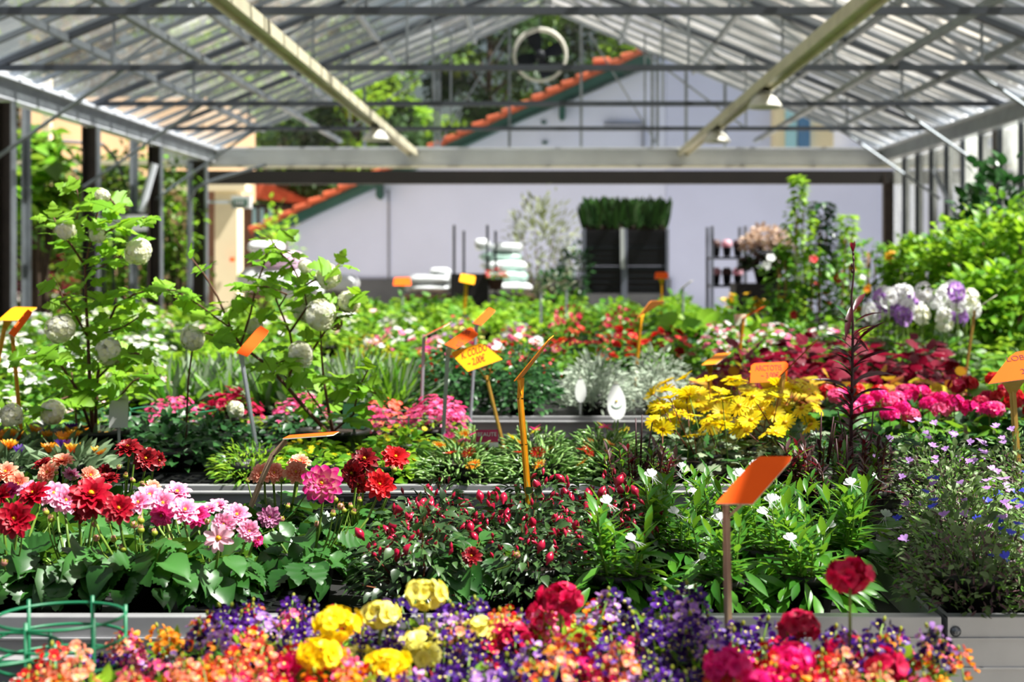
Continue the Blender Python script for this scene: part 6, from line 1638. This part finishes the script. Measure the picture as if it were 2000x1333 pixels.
def bag(px, py, wpx, hpx, d, mat, label, group):
    c = at(px, py, d); W, H = wpx * d / FPX / 2, hpx * d / FPX / 2; b = MB(); V = []; n, m = 20, 9
    for i in range(m + 1):
        ph = -math.pi / 2 + math.pi * i / m
        for j in range(n):
            a = 2 * math.pi * j / n; ca, sa = math.cos(a), math.sin(a); e = .6
            sg = lambda v, p: math.copysign(abs(v) ** p, v)
            wv = 1 + .05 * math.sin(a * 5 + px) * math.cos(ph * 3)
            V.append((W * sg(ca, e) * abs(math.cos(ph)) ** .5 * wv, .28 * sg(sa, e) * abs(math.cos(ph)) ** .5 * wv, H * math.sin(ph) * wv))
    b.raw(V, [(i * n + j, i * n + (j + 1) % n, (i + 1) * n + (j + 1) % n, (i + 1) * n + j) for i in range(m) for j in range(n)], mat=M[mat])
    solo('soil_bag', b, label, 'bag', group, smooth=True, loc=tuple(c))
BG = [(840, 563, 96, 18, 21, 'bag_white', 'lower white bag of the low stack left of the dark trolley', 'low stack of white bags'), (842, 546, 92, 20, 21, 'bag_white', 'upper white bag of the low stack left of the dark trolley', 'low stack of white bags'), (860, 531, 40, 16, 21.1, 'bag_white', 'small white bag on top of the low stack', 'low stack of white bags'),
      (990, 562, 100, 22, 20.6, 'bag_white', 'lowest bag of the heap behind the trolley poles', 'heap of bags behind the trolley'), (985, 541, 96, 22, 20.7, 'bag_mint', 'second bag from below of the heap', 'heap of bags behind the trolley'), (985, 520, 92, 22, 20.8, 'bag_white', 'third bag from below of the heap', 'heap of bags behind the trolley'),
      (978, 502, 84, 20, 20.9, 'bag_mint', 'fourth, minty bag of the heap', 'heap of bags behind the trolley'), (990, 484, 66, 20, 20.9, 'bag_white', 'topmost long bag of the heap', 'heap of bags behind the trolley'), (942, 478, 30, 24, 20.7, 'bag_white', 'small bulging bag at the upper left of the heap', 'heap of bags behind the trolley'),
      (665, 555, 70, 38, 22.6, 'bag_white', 'rounded white bundle right of the snowball shrub', 'white bundles by the pier'), (545, 508, 100, 34, 24, 'bag_pink', 'large pinkish white bundle behind the snowball shrub', 'white bundles by the pier'), (530, 545, 130, 50, 24, 'bag_white', 'low wide white bundle behind the snowball shrub', 'white bundles by the pier'), (590, 570, 80, 40, 23.5, 'bag_white', 'low white bundle between pier and wall', 'white bundles by the pier'),
      (520, 483, 70, 24, 24, 'bag_white', 'upper white bundle beside the cream pier', 'white bundles by the pier')]
for b_ in BG: bag(*b_)
# pallets carrying the bags
for px, w, d, z, l in ((840, .7, 21, zat(573, 21), 'wooden stand under the low stack of white bags'), (990, .75, 20.7, zat(574, 20.7), 'wooden stand under the heap of bags'), (590, 1.6, 24, zat(575, 24), 'wooden stand under the white bundles'), (665, .55, 22.6, zat(574, 22.6), 'wooden stand under the rounded white bundle')):
    t = thing('pallet_stand', l, 'stand', (xat(px, d), d, 0), 0, 'stands under the bags')
    b = MB(); b.box((0, 0, z - .04), (w, .6, .05), M['brown_wood']); part('deck', b, t, smooth=False)
    for sx in (-1, 1):
        for sy in (-1, 1):
            b = MB(); b.box((sx * (w / 2 - .06), sy * .22, (z - .06) / 2), (.08, .08, z - .06), M['brown_wood']); part('leg', b, t, smooth=False)

# olive and dark round pot plants at the far end
shrub(1055, 385, 21.7, .52, 'loose grey-green olive-like bush before the white wall', [leaf_tpl(M['l_olive'], LANCE, .2, .1)], 1100, (.09, .17), 'olive_bush', .35, 'bushes at the far end')
shrub(1120, 475, 19.3, .22, 'small dark round bush left of the black trolleys', T_dark, 420, (.05, .08), 'potted_shrub', .75, 'bushes at the far end')
shrub(1085, 520, 18.9, .22, 'dark low bush below the olive-like bush', T_dark, 300, (.05, .08), 'potted_shrub', .72, 'bushes at the far end')
shrub(540, 395, 25.5, .34, 'slim light-green bush against the green bargeboard', TB, 420, (.07, .12), 'garden_shrub', -.06, 'bushes at the far end')

# ---------------------------------------------------------------- greenery beyond the left columns
def bush(px, py, d, w, h, label, tpls, n, size, name='garden_bush', group='bushes beyond the left columns'):
    """px, py: middle of the crown"""
    c = at(px, py, d); t = thing(name, label, 'bush', (c.x, d, 0), 0, group); f = MB(); zc = c.z
    th = np.array([U(0, 6.28) for _ in range(n)]); cz = np.array([U(-1, 1) for _ in range(n)]); k = np.array([U(.2, 1) for _ in range(n)]) ** .5
    lump = 1 + .2 * np.sin(th * 3 + cz * 4) + .12 * np.sin(th * 7 - cz * 6); rr = np.sqrt(1 - cz ** 2) * k * lump
    P_ = np.stack([w * rr * np.cos(th), w * .8 * rr * np.sin(th), zc + h * cz * k * lump], 1)
    D = norm(np.array([[U(-1, 1), U(-1, 1), U(-.5, .5)] for _ in range(n)])); S = np.array([U(*size) for _ in range(n)])
    fr = frames(D, norm(np.array([(U(-.5, .5), U(-.6, .4), 1) for _ in range(n)])), S, S); g_ = np.array([rnd.randrange(len(tpls)) for _ in range(n)])
    for i, tp in enumerate(tpls): f.add(tp, fr[g_ == i], P_[g_ == i])
    part('foliage', f, t)
    b = MB()
    for k_ in range(5):
        a = k_ * 1.26; b.tube([(0.05 * math.cos(a), .05 * math.sin(a), -.06), (w * .2 * math.cos(a), w * .2 * math.sin(a), zc * .6), (w * .55 * math.cos(a), w * .5 * math.sin(a), zc + h * .3)], [.03, .02, .008], M['bark'], 6)
    part('trunk', b, t)
TT = [leaf_tpl(M['l_tree'], OVATE, .3, .3), leaf_tpl(M['l_mid'], OVATE, .3, .3)]; TK = [leaf_tpl(M['l_tree_dark'], OVATE, .3, .3), leaf_tpl(M['l_tree'], OVATE, .3, .3)]; TBR = [leaf_tpl(M['l_tree_brown'], OVATE, .3, .2), leaf_tpl(M['l_tree'], OVATE, .3, .2)]
BIG = [leaf_tpl(M['l_viburnum'], BROAD, .2, .5)]
for a in ((75, 385, 16.8, .42, .45, 'big-leaved light green bush left of the second column', BIG + TT, 150, (.2, .34)), (80, 300, 17.2, .38, .28, 'high light green branch left of the second column', TT, 140, (.14, .24)),
          (75, 470, 18, .6, .45, 'green bush below the big-leaved one', TT, 520, (.09, .16)), (80, 560, 17.5, .5, .4, 'dark red-leaved bush at the left', [leaf_tpl(M['l_burgundy'], OVATE, .3, .2), leaf_tpl(M['l_tree'], LANCE)], 420, (.08, .13)),
          (150, 410, 23, .9, .8, 'brownish green bush behind the first gap', TBR + TK, 900, (.1, .18)), (250, 400, 22.5, .7, .9, 'dark green bush between the columns', TK, 900, (.1, .18)), (240, 520, 21, .8, .7, 'lower green bush between the columns', TT, 900, (.09, .16)),
          (140, 540, 20, .5, .6, 'light green bush at the foot of the second column', TT + TB, 520, (.08, .14)), (345, 430, 21.0, .32, .95, 'slim climbing bush left of the cream pier', TT + TB, 420, (.08, .13)), (340, 540, 22, .5, .5, 'dark bush at the foot of the slim one', TK, 520, (.09, .15)),
          (30, 480, 21, 1.0, 1.2, 'large green bush behind the first column', TT + TK, 900, (.1, .2)), (230, 350, 24, .5, .35, 'small dark tuft under the beige wall', TK, 260, (.1, .16))):
    bush(*a)
t = thing('glass_table', 'pale glass-topped frame left of the snowball shrub top', 'table', at(255, 470, 19.5)); t.location.z = 0
b = MB(); z = zat(418, 19.5); b.box((0, 0, z), (.6, .5, .03), M['dark_metal']); part('top_frame', b, t, smooth=False)
b = MB(); b.box((0, -.24, z - .12), (.56, .02, .2), M['bag_white']); part('front_panel', b, t, smooth=False)
for sx in (-1, 1):
    for sy in (-1, 1): b = MB(); b.box((sx * .28, sy * .23, z / 2), (.03, .03, z), M['dark_metal']); part('leg', b, t, smooth=False)

# ---------------------------------------------------------------- trees
def tree(x, y, H, w, label, tpls, n, size, trunk_r=.22, clumps=26, base=.35, seed=0, group='tall trees around the greenhouse'):
    rs = random.Random(seed); t = thing('tree', label, 'tree', (x, y, -.06), 0, group)
    b = MB(); b.tube([(0, 0, 0), (.1, 0, H * .3), (-.1, .1, H * .6), (0, 0, H * .93)], [trunk_r, trunk_r * .8, trunk_r * .5, .05], M['bark'], 10)
    f = MB(); cs = []
    for k in range(clumps):
        u = (k + rs.random()) / clumps; z = H * (base + (1 - base) * u); r_ = w * math.sin(min(1, (1 - u) * 1.25 + .12) * math.pi * .62) * rs.uniform(.35, 1); a = k * 2.4 + rs.random()
        c = (r_ * math.cos(a), r_ * math.sin(a), z); cs.append((c, w * rs.uniform(.26, .42)))
        b.tube([(0, 0, max(H * .2, z - r_ * .7)), (c[0] * .5, c[1] * .5, z - r_ * .25), c], [trunk_r * .3, trunk_r * .2, .02], M['bark'], 5)
    m = n // clumps
    for c, s in cs:
        d = norm(np.array([[rs.gauss(0, 1) for _ in range(3)] for _ in range(m)])) * (np.array([rs.random() for _ in range(m)]) ** .45)[:, None]
        P_ = d * np.array((s, s, s * .7)) + np.array(c); D = norm(d + np.array([[rs.uniform(-.6, .6) for _ in range(3)] for _ in range(m)])); S = np.array([rs.uniform(*size) for _ in range(m)])
        f.add(tpls[rs.randrange(len(tpls))], frames(D, norm(np.array([(rs.uniform(-.6, .6), rs.uniform(-.7, .4), 1) for _ in range(m)])), S, S), P_, r=np.array([rs.random() for _ in range(m)]))
    part('trunk', b, t); part('crown', f, t)
TR_ = [leaf_tpl(M['l_tree'], OVATE, .2, .2), leaf_tpl(M['l_tree_dark'], OVATE, .2, .2)]
TRB = [leaf_tpl(M['l_tree'], OVATE, .2, .2), leaf_tpl(M['l_bright'], OVATE, .2, .2)]
def ptree(px, py_top, d, w, *a, **k): tree(xat(px, d), d, zat(py_top, d) + .06, w, *a, **k)
ptree(960, -120, 50, 2.3, 'tall green tree behind the fan, left of it', TR_, 7000, (.16, .32), seed=1)
ptree(1100, -160, 53, 2.6, 'tall green tree directly behind the fan', TR_ + TRB[1:], 7000, (.16, .32), seed=2)
ptree(1225, -60, 52, 2.3, 'tall green tree above the tiled roof, right of the fan', TR_, 6000, (.16, .32), seed=3)
ptree(700, 60, 48, 2.6, 'light green tree left of the gap of sky', TRB + TR_, 6500, (.16, .3), seed=4)
ptree(560, 120, 52, 3.0, 'light green tree far left behind the tiled roofs', TRB + TR_[:1], 6500, (.18, .32), seed=5)
ptree(800, 200, 56, 2.0, 'yellowish tree low behind the eave', TRB, 4000, (.16, .3), seed=6)
ptree(600, 395, 60, 1.3, 'brownish tree just above the white house eave', [leaf_tpl(M['l_tree_brown'], OVATE, .2, .2)], 1500, (.16, .3), seed=12, base=.2)
for i, (x, y, H, w, l) in enumerate(((-12, 18, 10, 3.2, 'tall tree left of the greenhouse, nearest'), (-13, 26, 11, 3.6, 'tall tree left of the greenhouse, second'), (-17, 34, 12, 4.0, 'tall tree left of the greenhouse, third'), (-12, 10, 10, 3.0, 'tree beside the greenhouse, outside the left edge'),
                                     (14, 20, 9, 3.2, 'dark tree right of the greenhouse, nearest'), (15, 29, 11, 3.4, 'dark tree right of the greenhouse, second'), (-24, 44, 14, 4.5, 'tallest tree behind the beige building'), (-15, 52, 13, 4.0, 'tall tree left of the tiled roof house'), (-10, 62, 13, 4.0, 'tall tree behind the tiled roof house'), (13, 14, 8, 2.6, 'tree right of the greenhouse, outside the right edge'))):
    tree(x, y, H, w, l, [TBR[0], TR_[1], TR_[0]] if x < 0 else TR_, 5500, (.18, .34), seed=20 + i, trunk_r=.25)
